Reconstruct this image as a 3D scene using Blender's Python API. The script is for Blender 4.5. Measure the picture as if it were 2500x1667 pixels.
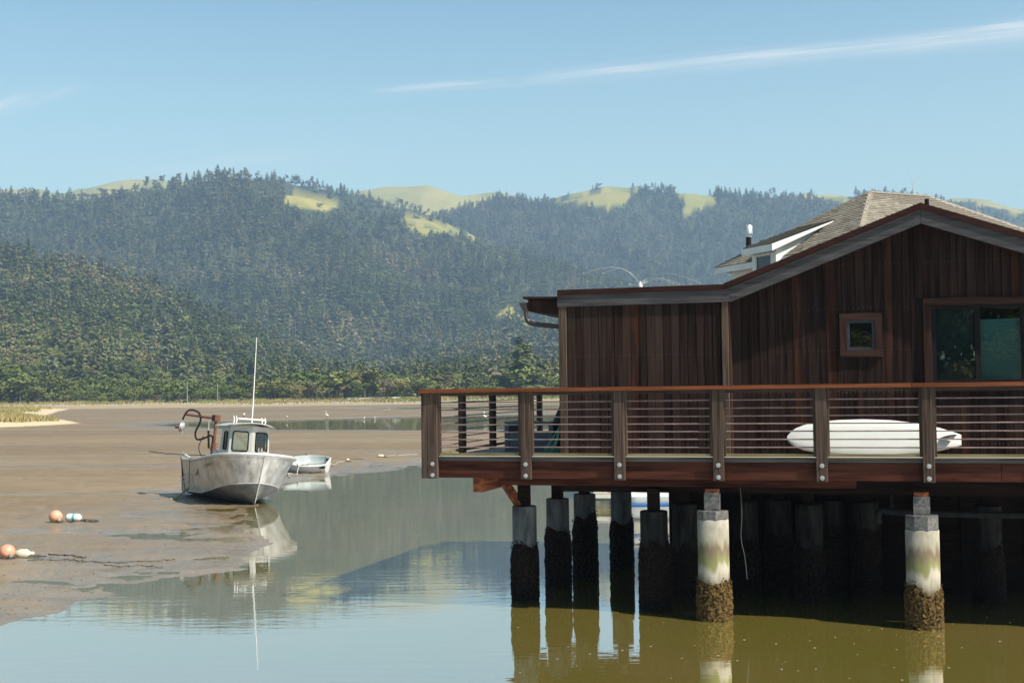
import bpy, math, random
import numpy as np
from mathutils import Vector, Matrix

for o in list(bpy.data.objects):
    bpy.data.objects.remove(o)
SC = bpy.context.scene
COL = SC.collection
RND = random.Random(7)
PI = math.pi
R = math.radians

# ------------------------------------------------------------------ camera
F, CX, CY = 3000.0, 1250.0, 833.5
PITCH, ROLL, EYE = math.atan(121.5 / 3000), math.atan(0.0122), 3.5
_f = Vector((0, math.cos(PITCH), math.sin(PITCH)))
_r0 = Vector((1, 0, 0))
_u0 = _r0.cross(_f)
CR = _r0 * math.cos(ROLL) - _u0 * math.sin(ROLL)
CU = _u0 * math.cos(ROLL) + _r0 * math.sin(ROLL)
CAM = Vector((0, 0, EYE))
cam = bpy.data.cameras.new('camera')
cam.sensor_width = 36
cam.lens = 36 * F / 2500
cam.clip_start, cam.clip_end = 0.1, 20000
camo = bpy.data.objects.new('camera', cam)
COL.objects.link(camo)
m = Matrix((CR, CU, -_f)).transposed().to_4x4()
m.translation = CAM
camo.matrix_world = m
SC.camera = camo

# ------------------------------------------------------------------ sun, sky, exposure
SUNL = Vector((-0.5480, 0.3500, -0.7590)).normalized()
sun = bpy.data.lights.new('sun', 'SUN')
sun.energy, sun.angle, sun.color = 5.0, R(0.53), (1.0, 0.94, 0.84)
suno = bpy.data.objects.new('sun', sun)
COL.objects.link(suno)
suno.rotation_mode = 'QUATERNION'
suno.rotation_quaternion = SUNL.to_track_quat('-Z', 'Y')
suno.location = (0, 0, 60)

W = bpy.data.worlds.new('World')
SC.world = W
W.use_nodes = True
nt = W.node_tree
nt.nodes.clear()
def N(nt, typ, **kw):
    n = nt.nodes.new(typ)
    for k, v in kw.items():
        setattr(n, k, v)
    return n
def setin(n, **kw):
    for k, v in kw.items():
        n.inputs[k].default_value = v
def math_(nt, op, a, b=None, c=None, clamp=False):
    n = nt.nodes.new('ShaderNodeMath'); n.operation = op; n.use_clamp = clamp
    for i, x in enumerate((a, b, c)):
        if x is None: continue
        if isinstance(x, (int, float)): n.inputs[i].default_value = x
        else: nt.links.new(x, n.inputs[i])
    return n.outputs[0]
sky = N(nt, 'ShaderNodeTexSky', sky_type='NISHITA', sun_disc=False)
sky.sun_elevation = math.asin(-SUNL.z)
sky.sun_rotation = math.atan2(-SUNL.x, -SUNL.y)
sky.altitude, sky.air_density, sky.dust_density, sky.ozone_density = 0, 1.0, 1.3, 1.8
bg = N(nt, 'ShaderNodeBackground')
bg.inputs['Strength'].default_value = 0.076
outw = N(nt, 'ShaderNodeOutputWorld')
tc = N(nt, 'ShaderNodeTexCoord')
sep = N(nt, 'ShaderNodeSeparateXYZ')
nt.links.new(tc.outputs['Generated'], sep.inputs[0])
zc = math_(nt, 'MAXIMUM', sep.outputs[2], 0.03)
px_ = math_(nt, 'DIVIDE', sep.outputs[0], zc)
py_ = math_(nt, 'DIVIDE', sep.outputs[1], zc)
cmb = N(nt, 'ShaderNodeCombineXYZ')
nt.links.new(px_, cmb.inputs[0]); nt.links.new(py_, cmb.inputs[1])
def cplane(x, y):
    d = CR * ((x - CX) / F) + CU * ((CY - y) / F) + _f
    return d.x / d.z, d.y / d.z
def streak(p, q, w, amp, nscale, fade=0.25, back=0.0):
    """thin cirrus band on the cloud layer, between two directions of the sky"""
    a = Vector(cplane(*p)); b = Vector(cplane(*q)); d = b - a; L = d.length; d /= L
    dx = math_(nt, 'SUBTRACT', px_, a.x); dy = math_(nt, 'SUBTRACT', py_, a.y)
    s = math_(nt, 'ADD', math_(nt, 'MULTIPLY', dx, d.x), math_(nt, 'MULTIPLY', dy, d.y))
    t = math_(nt, 'ADD', math_(nt, 'MULTIPLY', dx, -d.y), math_(nt, 'MULTIPLY', dy, d.x))
    cv = N(nt, 'ShaderNodeCombineXYZ')
    nt.links.new(math_(nt, 'MULTIPLY', s, 0.42), cv.inputs[0]); nt.links.new(math_(nt, 'MULTIPLY', t, 4.2), cv.inputs[1])
    nz = N(nt, 'ShaderNodeTexNoise'); setin(nz, Scale=nscale, Detail=9.0, Roughness=0.68)
    nt.links.new(cv.outputs[0], nz.inputs['Vector'])
    lw = N(nt, 'ShaderNodeCombineXYZ'); nt.links.new(math_(nt, 'MULTIPLY', s, 0.55), lw.inputs[0]); lw.inputs[1].default_value = w * 40
    l0 = N(nt, 'ShaderNodeTexNoise'); setin(l0, Scale=1.0, Detail=2.0); nt.links.new(lw.outputs[0], l0.inputs['Vector'])
    wob = math_(nt, 'ADD', math_(nt, 'MULTIPLY', math_(nt, 'SUBTRACT', nz.outputs[0], 0.5), w * 4.6), math_(nt, 'MULTIPLY', math_(nt, 'SUBTRACT', l0.outputs[0], 0.5), 0.5))
    tt = math_(nt, 'DIVIDE', math_(nt, 'ADD', t, wob), w)
    g = math_(nt, 'EXPONENT', math_(nt, 'MULTIPLY', math_(nt, 'MULTIPLY', tt, tt), -1.0))
    e0 = math_(nt, 'DIVIDE', s, L * fade, clamp=True)
    e1 = math_(nt, 'DIVIDE', math_(nt, 'SUBTRACT', L * (1 + back), s), L * fade, clamp=True)
    k = math_(nt, 'MULTIPLY', math_(nt, 'MULTIPLY', e0, e1), g)
    n2 = math_(nt, 'MULTIPLY_ADD', nz.outputs[0], 3.4, -1.15, clamp=True)
    lv = N(nt, 'ShaderNodeCombineXYZ'); nt.links.new(math_(nt, 'MULTIPLY', s, 1.1), lv.inputs[0]); nt.links.new(math_(nt, 'MULTIPLY', t, 1.5), lv.inputs[1])
    ln = N(nt, 'ShaderNodeTexNoise'); setin(ln, Scale=1.0, Detail=3.0); nt.links.new(lv.outputs[0], ln.inputs['Vector'])
    n2 = math_(nt, 'MULTIPLY', n2, math_(nt, 'MULTIPLY_ADD', ln.outputs[0], 3.0, -0.75, clamp=True))
    return math_(nt, 'MULTIPLY', math_(nt, 'MULTIPLY', k, n2), amp)
s1 = math_(nt, 'ADD', streak((900, 232), (1420, 182), 0.050, 0.85, 2.2, 0.35), streak((1280, 206), (2620, 58), 0.085, 0.66, 2.0, 0.22, 0.6))
s1b = streak((1250, 205), (2560, 95), 0.15, 0.22, 1.7, 0.3, 0.6)
s2 = streak((-60, 296), (165, 192), 0.05, 0.95, 1.8, 0.35)
s3 = streak((250, 455), (950, 362), 0.30, 0.22, 0.7, 0.35)
st = math_(nt, 'ADD', math_(nt, 'ADD', s1, s2), math_(nt, 'ADD', s1b, s3), clamp=True)
tint = N(nt, 'ShaderNodeMix', data_type='RGBA', blend_type='MULTIPLY')
tint.inputs['Factor'].default_value = 1.0
nt.links.new(sky.outputs[0], tint.inputs['A'])
tint.inputs['B'].default_value = (0.80, 1.05, 0.97, 1)
mixc = N(nt, 'ShaderNodeMix', data_type='RGBA')
nt.links.new(st, mixc.inputs['Factor'])
veil = N(nt, 'ShaderNodeMix', data_type='RGBA')
vz = math_(nt, 'SUBTRACT', 1.0, math_(nt, 'DIVIDE', sep.outputs[2], 0.36), clamp=True)
nt.links.new(math_(nt, 'MULTIPLY', math_(nt, 'POWER', vz, 1.5), 0.85), veil.inputs['Factor'])
nt.links.new(tint.outputs['Result'], veil.inputs['A']); veil.inputs['B'].default_value = (6.3, 7.7, 6.1, 1)
nt.links.new(veil.outputs['Result'], mixc.inputs['A'])
mixc.inputs['B'].default_value = (6.2, 6.2, 6.0, 1)
nt.links.new(mixc.outputs['Result'], bg.inputs['Color'])
nt.links.new(bg.outputs[0], outw.inputs[0])

SC.view_settings.view_transform = 'Standard'
SC.view_settings.look = 'None'
SC.view_settings.exposure = 1.20
SC.view_settings.gamma = 1.0
SC.view_settings.use_curve_mapping = False
SC.cycles.use_denoising = True
SC.cycles.max_bounces = 8
SC.cycles.volume_bounces = 0
SC.cycles.transparent_max_bounces = 16

# ------------------------------------------------------------------ pixel helpers (photo pixels -> points of the place)
def ray(x, y):
    return CR * ((x - CX) / F) + CU * ((CY - y) / F) + _f
def atz(x, y, z):
    d = ray(x, y); return CAM + d * ((z - EYE) / d.z)
def atY(x, y, Y):
    d = ray(x, y); return CAM + d * (Y / d.y)
def proj(P):
    d = Vector(P) - CAM; w = d.dot(_f)
    return CX + F * d.dot(CR) / w, CY - F * d.dot(CU) / w
class Frame:
    def __init__(s, o, ang):
        s.o = Vector(o); s.ang = ang
        s.u = Vector((math.cos(ang), math.sin(ang), 0)); s.v = Vector((-math.sin(ang), math.cos(ang), 0))
    def w(s, u, v, z): return s.o + s.u * u + s.v * v + Vector((0, 0, z))
    def loc(s, P):
        d = Vector(P) - s.o; return Vector((d.dot(s.u), d.dot(s.v), d.z))
    def px(s, x, y, v):
        """local (u, z) of the photo pixel on the upright plane at depth v"""
        d = ray(x, y); n = s.v
        t = n.dot(s.o + n * v - CAM) / n.dot(d)
        q = s.loc(CAM + d * t); return q.x, q.z
    def pu(s, x, y, u):
        """local (v, z) of the photo pixel on the upright plane at station u"""
        d = ray(x, y); n = s.u
        t = n.dot(s.o + n * u - CAM) / n.dot(d)
        q = s.loc(CAM + d * t); return q.y, q.z

# ------------------------------------------------------------------ noise
def _hash(ix, iy, seed):
    n = (ix.astype(np.int64) * 374761393 + iy.astype(np.int64) * 668265263 + seed * 1274126177) & 0x7fffffff
    n = ((n ^ (n >> 13)) * 1274126177) & 0x7fffffff
    return ((n ^ (n >> 16)) & 0xffff) / 65535.0
def vnoise(x, y, seed=0):
    x = np.asarray(x, float); y = np.asarray(y, float)
    ix, iy = np.floor(x), np.floor(y); fx, fy = x - ix, y - iy
    fx = fx * fx * (3 - 2 * fx); fy = fy * fy * (3 - 2 * fy)
    a = _hash(ix, iy, seed); b = _hash(ix + 1, iy, seed); c = _hash(ix, iy + 1, seed); d = _hash(ix + 1, iy + 1, seed)
    return (a * (1 - fx) + b * fx) * (1 - fy) + (c * (1 - fx) + d * fx) * fy
def fbm(x, y, seed=0, o=4):
    t = 0; a = 0.5; k = 1.0
    for i in range(o):
        t = t + a * (vnoise(np.asarray(x) * k, np.asarray(y) * k, seed + i) - 0.5); a *= 0.5; k *= 2.03
    return t * 2

# ------------------------------------------------------------------ mesh builder
class MB:
    def __init__(s): s.v = []; s.f = []; s.sm = []
    def add(s, vs, fs, smooth=False):
        o = len(s.v); s.v += [tuple(p) for p in vs]; s.f += [tuple(i + o for i in f) for f in fs]; s.sm += [smooth] * len(fs); return s
    def box(s, x0, x1, y0, y1, z0, z1, M=None):
        vs = [Vector((x, y, z)) for z in (z0, z1) for y in (y0, y1) for x in (x0, x1)]
        if M is not None: vs = [M @ p for p in vs]
        return s.add(vs, [(0, 2, 3, 1), (4, 5, 7, 6), (0, 1, 5, 4), (2, 6, 7, 3), (0, 4, 6, 2), (1, 3, 7, 5)])
    def bbox(s, x0, x1, y0, y1, z0, z1, b=0.006):
        """box with chamfered long edges seen in the light"""
        vs = []; 
        for z in (z0, z1):
            vs += [(x0 + b, y0, z), (x1 - b, y0, z), (x1, y0 + b, z), (x1, y1 - b, z), (x1 - b, y1, z), (x0 + b, y1, z), (x0, y1 - b, z), (x0, y0 + b, z)]
        fs = [tuple(range(7, -1, -1)), tuple(range(8, 16))] + [(i, (i + 1) % 8, 8 + (i + 1) % 8, 8 + i) for i in range(8)]
        return s.add(vs, fs)
    def prism(s, poly, a0, a1, ax='y'):
        """polygon in the other two axes, extruded along ax"""
        n = len(poly)
        def P(p, a): return (p[0], a, p[1]) if ax == 'y' else ((a, p[0], p[1]) if ax == 'x' else (p[0], p[1], a))
        vs = [P(p, a0) for p in poly] + [P(p, a1) for p in poly]
        fs = [tuple(range(n)), tuple(range(2 * n - 1, n - 1, -1))] + [(i, i + n, (i + 1) % n + n, (i + 1) % n) for i in range(n)]
        return s.add(vs, fs)
    def tube(s, pts, r, n=8, cap=True, smooth=True):
        pts = [Vector(p) for p in pts]; k = len(pts)
        rr = r if isinstance(r, (list, tuple)) else [r] * k
        vs = []; prev = None
        for i, p in enumerate(pts):
            t = (pts[min(i + 1, k - 1)] - pts[max(i - 1, 0)]).normalized()
            if prev is None:
                a = Vector((0, 0, 1)) if abs(t.z) < 0.9 else Vector((1, 0, 0))
                e1 = t.cross(a).normalized()
            else:
                e1 = (prev - t * prev.dot(t)).normalized()
            prev = e1; e2 = t.cross(e1)
            vs += [p + (e1 * math.cos(2 * PI * j / n) + e2 * math.sin(2 * PI * j / n)) * rr[i] for j in range(n)]
        fs = [(i * n + j, i * n + (j + 1) % n, (i + 1) * n + (j + 1) % n, (i + 1) * n + j) for i in range(k - 1) for j in range(n)]
        s.add(vs, fs, smooth)
        if cap:
            s.add(vs[:n], [tuple(range(n - 1, -1, -1))]); s.add(vs[-n:], [tuple(range(n))])
        return s
    def lathe(s, prof, n=24, c=(0, 0, 0), jit=None, smooth=True):
        vs = []
        for i, (r, z) in enumerate(prof):
            for j in range(n):
                q = r + (jit(i, j) if jit else 0)
                vs.append((c[0] + q * math.cos(2 * PI * j / n), c[1] + q * math.sin(2 * PI * j / n), c[2] + z))
        k = len(prof)
        fs = [(i * n + j, i * n + (j + 1) % n, (i + 1) * n + (j + 1) % n, (i + 1) * n + j) for i in range(k - 1) for j in range(n)]
        s.add(vs, fs, smooth)
        if prof[0][0] > 1e-4: s.add(vs[:n], [tuple(range(n - 1, -1, -1))])
        if prof[-1][0] > 1e-4: s.add(vs[-n:], [tuple(range(n))])
        return s
    def mesh(s, name, mat=None):
        me = bpy.data.meshes.new(name); me.from_pydata(s.v, [], s.f); me.update()
        if any(s.sm): me.polygons.foreach_set('use_smooth', s.sm)
        if mat: me.materials.append(mat)
        return me
    def build(s, name, mat, parent=None, **kw):
        return obj(name, s.mesh(name, mat), parent, **kw)

def obj(name, data, parent=None, label=None, cat=None, group=None, kind=None, loc=None):
    o = bpy.data.objects.new(name, data); COL.objects.link(o)
    if parent: o.parent = parent
    if loc is not None: o.location = loc
    for k, v in (('label', label), ('category', cat), ('group', group), ('kind', kind)):
        if v: o[k] = v
    return o
def thing(name, label, cat, loc=(0, 0, 0), rot=(0, 0, 0), group=None):
    o = obj(name, None, None, label, cat, group, None, loc); o.rotation_euler = rot; o.empty_display_size = 0.3
    return o
def arc(p, q, sag, n=12):
    p, q = Vector(p), Vector(q)
    return [p.lerp(q, i / n) + Vector((0, 0, -4 * sag * (i / n) * (1 - i / n))) for i in range(n + 1)]
def spline(pts, n=6):
    pts = [Vector(p) for p in pts]; out = []
    for i in range(len(pts) - 1):
        p0, p1, p2, p3 = pts[max(i - 1, 0)], pts[i], pts[i + 1], pts[min(i + 2, len(pts) - 1)]
        for j in range(n):
            t = j / n
            out.append(0.5 * ((2 * p1) + (p2 - p0) * t + (2 * p0 - 5 * p1 + 4 * p2 - p3) * t * t + (3 * p1 - p0 - 3 * p2 + p3) * t ** 3))
    return out + [pts[-1]]

# ------------------------------------------------------------------ materials
MATS = {}
def pm(name, c1, c2=None, scale=(4, 4, 4), rough=0.6, bump=0.0, bscale=None, metal=0.0, var=0.0, detail=5.0, ramp=(0.35, 0.65), spec=0.5, bdist=0.02, rvar=0.0, coord='Object'):
    if name in MATS: return MATS[name]
    m = bpy.data.materials.new(name); m.use_nodes = True; nt = m.node_tree
    b = nt.nodes['Principled BSDF']
    b.inputs['Roughness'].default_value = rough; b.inputs['Metallic'].default_value = metal
    b.inputs['Specular IOR Level'].default_value = spec
    c2 = c2 or c1
    tc = N(nt, 'ShaderNodeTexCoord'); mp = N(nt, 'ShaderNodeMapping'); mp.inputs['Scale'].default_value = scale
    nt.links.new(tc.outputs[coord], mp.inputs[0])
    oi = N(nt, 'ShaderNodeObjectInfo')
    off = N(nt, 'ShaderNodeVectorMath', operation='SCALE'); off.inputs[0].default_value = (17.3, 9.1, 5.7)
    nt.links.new(oi.outputs['Random'], off.inputs['Scale'])
    nt.links.new(off.outputs[0], mp.inputs['Location'])
    nz = N(nt, 'ShaderNodeTexNoise'); setin(nz, Scale=1.0, Detail=detail, Roughness=0.6)
    nt.links.new(mp.outputs[0], nz.inputs['Vector'])
    cr = N(nt, 'ShaderNodeValToRGB'); cr.color_ramp.elements[0].position, cr.color_ramp.elements[1].position = ramp
    cr.color_ramp.elements[0].color = (*c1, 1); cr.color_ramp.elements[1].color = (*c2, 1)
    nt.links.new(nz.outputs[0], cr.inputs[0])
    col = cr.outputs[0]
    if var:
        hs = N(nt, 'ShaderNodeHueSaturation')
        v = math_(nt, 'MULTIPLY_ADD', oi.outputs['Random'], var * 2, 1 - var)
        nt.links.new(v, hs.inputs['Value']); nt.links.new(col, hs.inputs['Color']); col = hs.outputs[0]
    nt.links.new(col, b.inputs['Base Color'])
    if rvar:
        nt.links.new(math_(nt, 'MULTIPLY_ADD', nz.outputs[0], rvar, rough - rvar / 2, clamp=True), b.inputs['Roughness'])
    if bump:
        bn = N(nt, 'ShaderNodeTexNoise'); setin(bn, Scale=1.0, Detail=6.0, Roughness=0.65)
        if bscale is None: nt.links.new(mp.outputs[0], bn.inputs['Vector'])
        else:
            mp2 = N(nt, 'ShaderNodeMapping'); mp2.inputs['Scale'].default_value = bscale
            nt.links.new(tc.outputs[coord], mp2.inputs[0]); nt.links.new(mp2.outputs[0], bn.inputs['Vector'])
        bp = N(nt, 'ShaderNodeBump'); setin(bp, Strength=bump, Distance=bdist)
        nt.links.new(bn.outputs[0], bp.inputs['Height']); nt.links.new(bp.outputs[0], b.inputs['Normal'])
    MATS[name] = m; return m
def bsdf(m): return m.node_tree.nodes['Principled BSDF']
ALB = 0.62
DRY = {'redwood_plank': 1.35, 'corner_wood': 1.25, 'grey_stained_fascia': 1.5, 'brown_metal_flashing': 1.1, 'dark_trim_wood': 1.35, 'dark_trim_wood_level': 1.35, 'red_stained_beam': 1.1, 'red_stained_beam_back': 1.3, 'dark_old_beam': 1.0,
       'weathered_post': 1.4, 'oiled_rail_cap': 1.35, 'dark_sub_rail': 1.2, 'olive_bottom_rail': 1.0, 'dark_deck_edge': 1.0, 'piling_concrete': 1.0, 'stained_and_shaded_piling': 1.0, 'shade_darkened_piling': 1.3, 'shade_darkened_crust': 1.0, 'barnacle_crust': 1.25, 'dim_room': 1.0,
       'sun_bleached_deck': 1.0, 'asphalt_shingle': 1.0, 'roof_underlay': 1.0, 'black_rubber': 1.0}
LUSH = {'conifer_needles': 1.22, 'oak_leaves': 1.22, 'grey_green_leaves': 1.22, 'hill_ground': 1.08, 'teal_band': 1.2}   # dry rough surfaces: next to no sheen
def settle_albedo(skip=()):
    """bring every painted, wooden, earthen and leafy colour to the reflectance that suits the exposure"""
    for m in bpy.data.materials:
        if m.name in skip or not m.use_nodes: continue
        nt = m.node_tree
        for n in list(nt.nodes):
            key = 'Base Color' if n.type == 'BSDF_PRINCIPLED' else ('Color' if n.type == 'BSDF_DIFFUSE' else None)
            if key is None or (key == 'Base Color' and n.inputs['Metallic'].default_value >= 0.5): continue
            g = DRY.get(m.name, LUSH.get(m.name, 1.0))
            if m.name in DRY: n.inputs['Specular IOR Level'].default_value = 0.04
            sk = n.inputs[key]; mx = N(nt, 'ShaderNodeMix', data_type='RGBA', blend_type='MULTIPLY'); mx.inputs['Factor'].default_value = 1.0
            if sk.links: nt.links.new(sk.links[0].from_socket, mx.inputs['A'])
            else: mx.inputs['A'].default_value = sk.default_value
            mx.inputs['B'].default_value = (ALB * g, ALB * g, ALB * g, 1); nt.links.new(mx.outputs['Result'], sk)

def plank_mat():
    """weathered redwood boards: each board has its own tone, rust-red streaks, grey weathering"""
    m = pm('redwood_plank', (0.0065, 0.0036, 0.0030), (0.031, 0.0175, 0.0140), (26, 26, 0.9), 0.7, 0.5, (70, 70, 1.2), var=0.20, bdist=0.004, spec=0.12)
    nt = m.node_tree; b = bsdf(m); old = b.inputs['Base Color'].links[0].from_socket
    oi = N(nt, 'ShaderNodeObjectInfo')
    red = N(nt, 'ShaderNodeMix', data_type='RGBA'); nt.links.new(old, red.inputs['A']); red.inputs['B'].default_value = (0.12, 0.040, 0.018, 1)
    fr = math_(nt, 'FRACT', math_(nt, 'MULTIPLY', oi.outputs['Random'], 37.7))
    tc = N(nt, 'ShaderNodeTexCoord'); mp = N(nt, 'ShaderNodeMapping'); mp.inputs['Scale'].default_value = (9, 9, 1.1)
    nt.links.new(tc.outputs['Object'], mp.inputs[0]); nz = N(nt, 'ShaderNodeTexNoise'); setin(nz, Scale=1.0, Detail=4.0)
    nt.links.new(mp.outputs[0], nz.inputs['Vector'])
    k = math_(nt, 'MULTIPLY', math_(nt, 'MULTIPLY_ADD', fr, 6, -5.2, clamp=True), math_(nt, 'MULTIPLY_ADD', nz.outputs[0], 3.0, -1.0, clamp=True))
    nt.links.new(math_(nt, 'MULTIPLY', k, .6), red.inputs['Factor'])
    gr = N(nt, 'ShaderNodeMix', data_type='RGBA'); nt.links.new(red.outputs['Result'], gr.inputs['A']); gr.inputs['B'].default_value = (0.050, 0.034, 0.029, 1)
    f2 = math_(nt, 'FRACT', math_(nt, 'MULTIPLY', oi.outputs['Random'], 91.3))
    nt.links.new(math_(nt, 'MULTIPLY', math_(nt, 'MULTIPLY_ADD', f2, 2.0, -1.2, clamp=True), 0.5), gr.inputs['Factor'])
    nt.links.new(gr.outputs['Result'], b.inputs['Base Color'])
    return m
M_PLANK = plank_mat()
M_CORNER = pm('corner_wood', (0.040, 0.027, 0.020), (0.11, 0.078, 0.060), (40, 40, 1.4), 0.7, 0.6, (90, 90, 1.5), var=0.15, bdist=0.004)
M_FASCIA = pm('grey_stained_fascia', (0.030, 0.028, 0.0295), (0.062, 0.058, 0.060), (1.5, 30, 22), 0.6, 0.4, (2.5, 60, 45), bdist=0.004)
M_FLASH = pm('brown_metal_flashing', (0.022, 0.0095, 0.0080), (0.042, 0.018, 0.015), (2, 20, 20), 0.6, spec=.2)
M_MEMBRANE = pm('roof_membrane', (0.07, 0.06, 0.055), (0.12, 0.10, 0.09), (3, 3, 3), 0.85)
M_TRIM = pm('dark_trim_wood', (0.016, 0.008, 0.0065), (0.046, 0.024, 0.018), (24, 24, 1.5), 0.6, spec=0.2, bump=0.4, bscale=(60, 60, 2), bdist=0.004, var=0.15)
M_TRIMH = pm('dark_trim_wood_level', (0.016, 0.008, 0.0065), (0.044, 0.024, 0.018), (1.5, 24, 24), 0.6, spec=0.2, bump=0.4, bscale=(2, 60, 60), bdist=0.004, var=0.15)
M_BEAM = pm('red_stained_beam', (0.034, 0.011, 0.0075), (0.085, 0.030, 0.018), (1.1, 20, 12), 0.5, 0.35, (2, 60, 40), bdist=0.004)
M_BEAMV = pm('red_stained_beam_back', (0.085, 0.030, 0.017), (0.26, 0.085, 0.04), (14, 1.4, 14), 0.6, 0.5, (40, 2, 40), bdist=0.005)
M_DARKBEAM = pm('dark_old_beam', (0.007, 0.004, 0.003), (0.022, 0.013, 0.009), (1.2, 16, 16), 0.75, 0.4, (2, 40, 40), bdist=0.004)
M_POST = pm('weathered_post', (0.026, 0.017, 0.013), (0.088, 0.061, 0.048), (42, 42, 1.1), 0.72, 0.7, (90, 90, 1.2), var=0.12, bdist=0.004)
M_CAP = pm('oiled_rail_cap', (0.085, 0.027, 0.012), (0.165, 0.054, 0.024), (1.0, 26, 26), 0.45, 0.3, (2, 70, 70), bdist=0.003, var=0.08)
M_SUBRAIL = pm('dark_sub_rail', (0.03, 0.022, 0.018), (0.07, 0.05, 0.042), (1.2, 26, 26), 0.65)
M_BOTRAIL = pm('olive_bottom_rail', (0.13, 0.105, 0.055), (0.26, 0.215, 0.125), (1.2, 26, 26), 0.65, 0.3, (2, 60, 60), bdist=0.003)
M_ROD = pm('rusty_pink_rod', (0.20, 0.12, 0.115), (0.40, 0.28, 0.265), (6, 60, 60), 0.4, metal=0.4, var=0.05)
M_DECK = pm('sun_bleached_deck', (0.36, 0.31, 0.24), (0.52, 0.46, 0.37), (1.5, 22, 22), 0.75, 0.3, bdist=0.003, var=0.12)
M_EDGE = pm('dark_deck_edge', (0.07, 0.066, 0.066), (0.13, 0.12, 0.115), (1.5, 22, 22), 0.75)
M_BOLT = pm('galvanised_bolt', (0.34, 0.34, 0.335), (0.55, 0.55, 0.54), (50, 50, 50), 0.38, metal=0.7)
M_STEEL = pm('dull_bracket_steel', (0.075, 0.075, 0.08), (0.20, 0.185, 0.17), (14, 14, 14), 0.7, 0.4, spec=.15)
M_BLACKMETAL = pm('black_gutter', (0.03, 0.022, 0.02), (0.05, 0.036, 0.032), (5, 5, 5), 0.4)
M_WFRAME = pm('slate_window_frame', (0.022, 0.027, 0.036), (0.035, 0.042, 0.054), (9, 9, 9), 0.5, spec=.25)
M_WFRAMED = pm('dark_window_frame', (0.007, 0.005, 0.006), (0.012, 0.009, 0.010), (9, 9, 9), 0.7, spec=.12)
M_BLACK = pm('black_rubber', (0.012, 0.012, 0.013), (0.03, 0.028, 0.027), (9, 9, 9), 0.55)
M_WHITEP = pm('white_house_paint', (0.70, 0.69, 0.67), (0.82, 0.81, 0.78), (2, 2, 2), 0.55)
M_INTERIOR = pm('dim_room', (0.03, 0.035, 0.04), (0.05, 0.055, 0.06), (2, 2, 2), 0.9)
M_BLIND = pm('teal_roller_blind', (0.12, 0.26, 0.27), (0.15, 0.31, 0.32), (1, 60, 60), 0.8)
def glass_mat(name, tint, trans=0.85, rough=0.0):
    m = bpy.data.materials.new(name); m.use_nodes = True; nt = m.node_tree; nt.nodes.clear()
    out = N(nt, 'ShaderNodeOutputMaterial'); gl = N(nt, 'ShaderNodeBsdfGlossy'); gl.inputs['Roughness'].default_value = rough
    tr = N(nt, 'ShaderNodeBsdfTransparent'); tr.inputs[0].default_value = (*tint, 1)
    fr = N(nt, 'ShaderNodeFresnel'); fr.inputs['IOR'].default_value = 1.5
    mx = N(nt, 'ShaderNodeMixShader')
    k = math_(nt, 'MULTIPLY_ADD', fr.outputs[0], 1.3, 1 - trans - 0.06, clamp=True)
    nt.links.new(k, mx.inputs[0]); nt.links.new(tr.outputs[0], mx.inputs[1]); nt.links.new(gl.outputs[0], mx.inputs[2])
    nt.links.new(mx.outputs[0], out.inputs[0]); return m
M_GLASS = glass_mat('window_glass', (0.75, 0.82, 0.8), 0.93)
M_BOATGLASS = glass_mat('boat_window_glass', (0.85, 0.9, 0.87), 0.9)

# ------------------------------------------------------------------ far ground: shape of the land
PXS = 2500 / 2352.0
def hor(x): return 955.0 - 0.0122 * (x - 1250)
def prof(pts): 
    a = np.array(pts, float) * PXS; return a[:, 0], a[:, 1]
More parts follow.
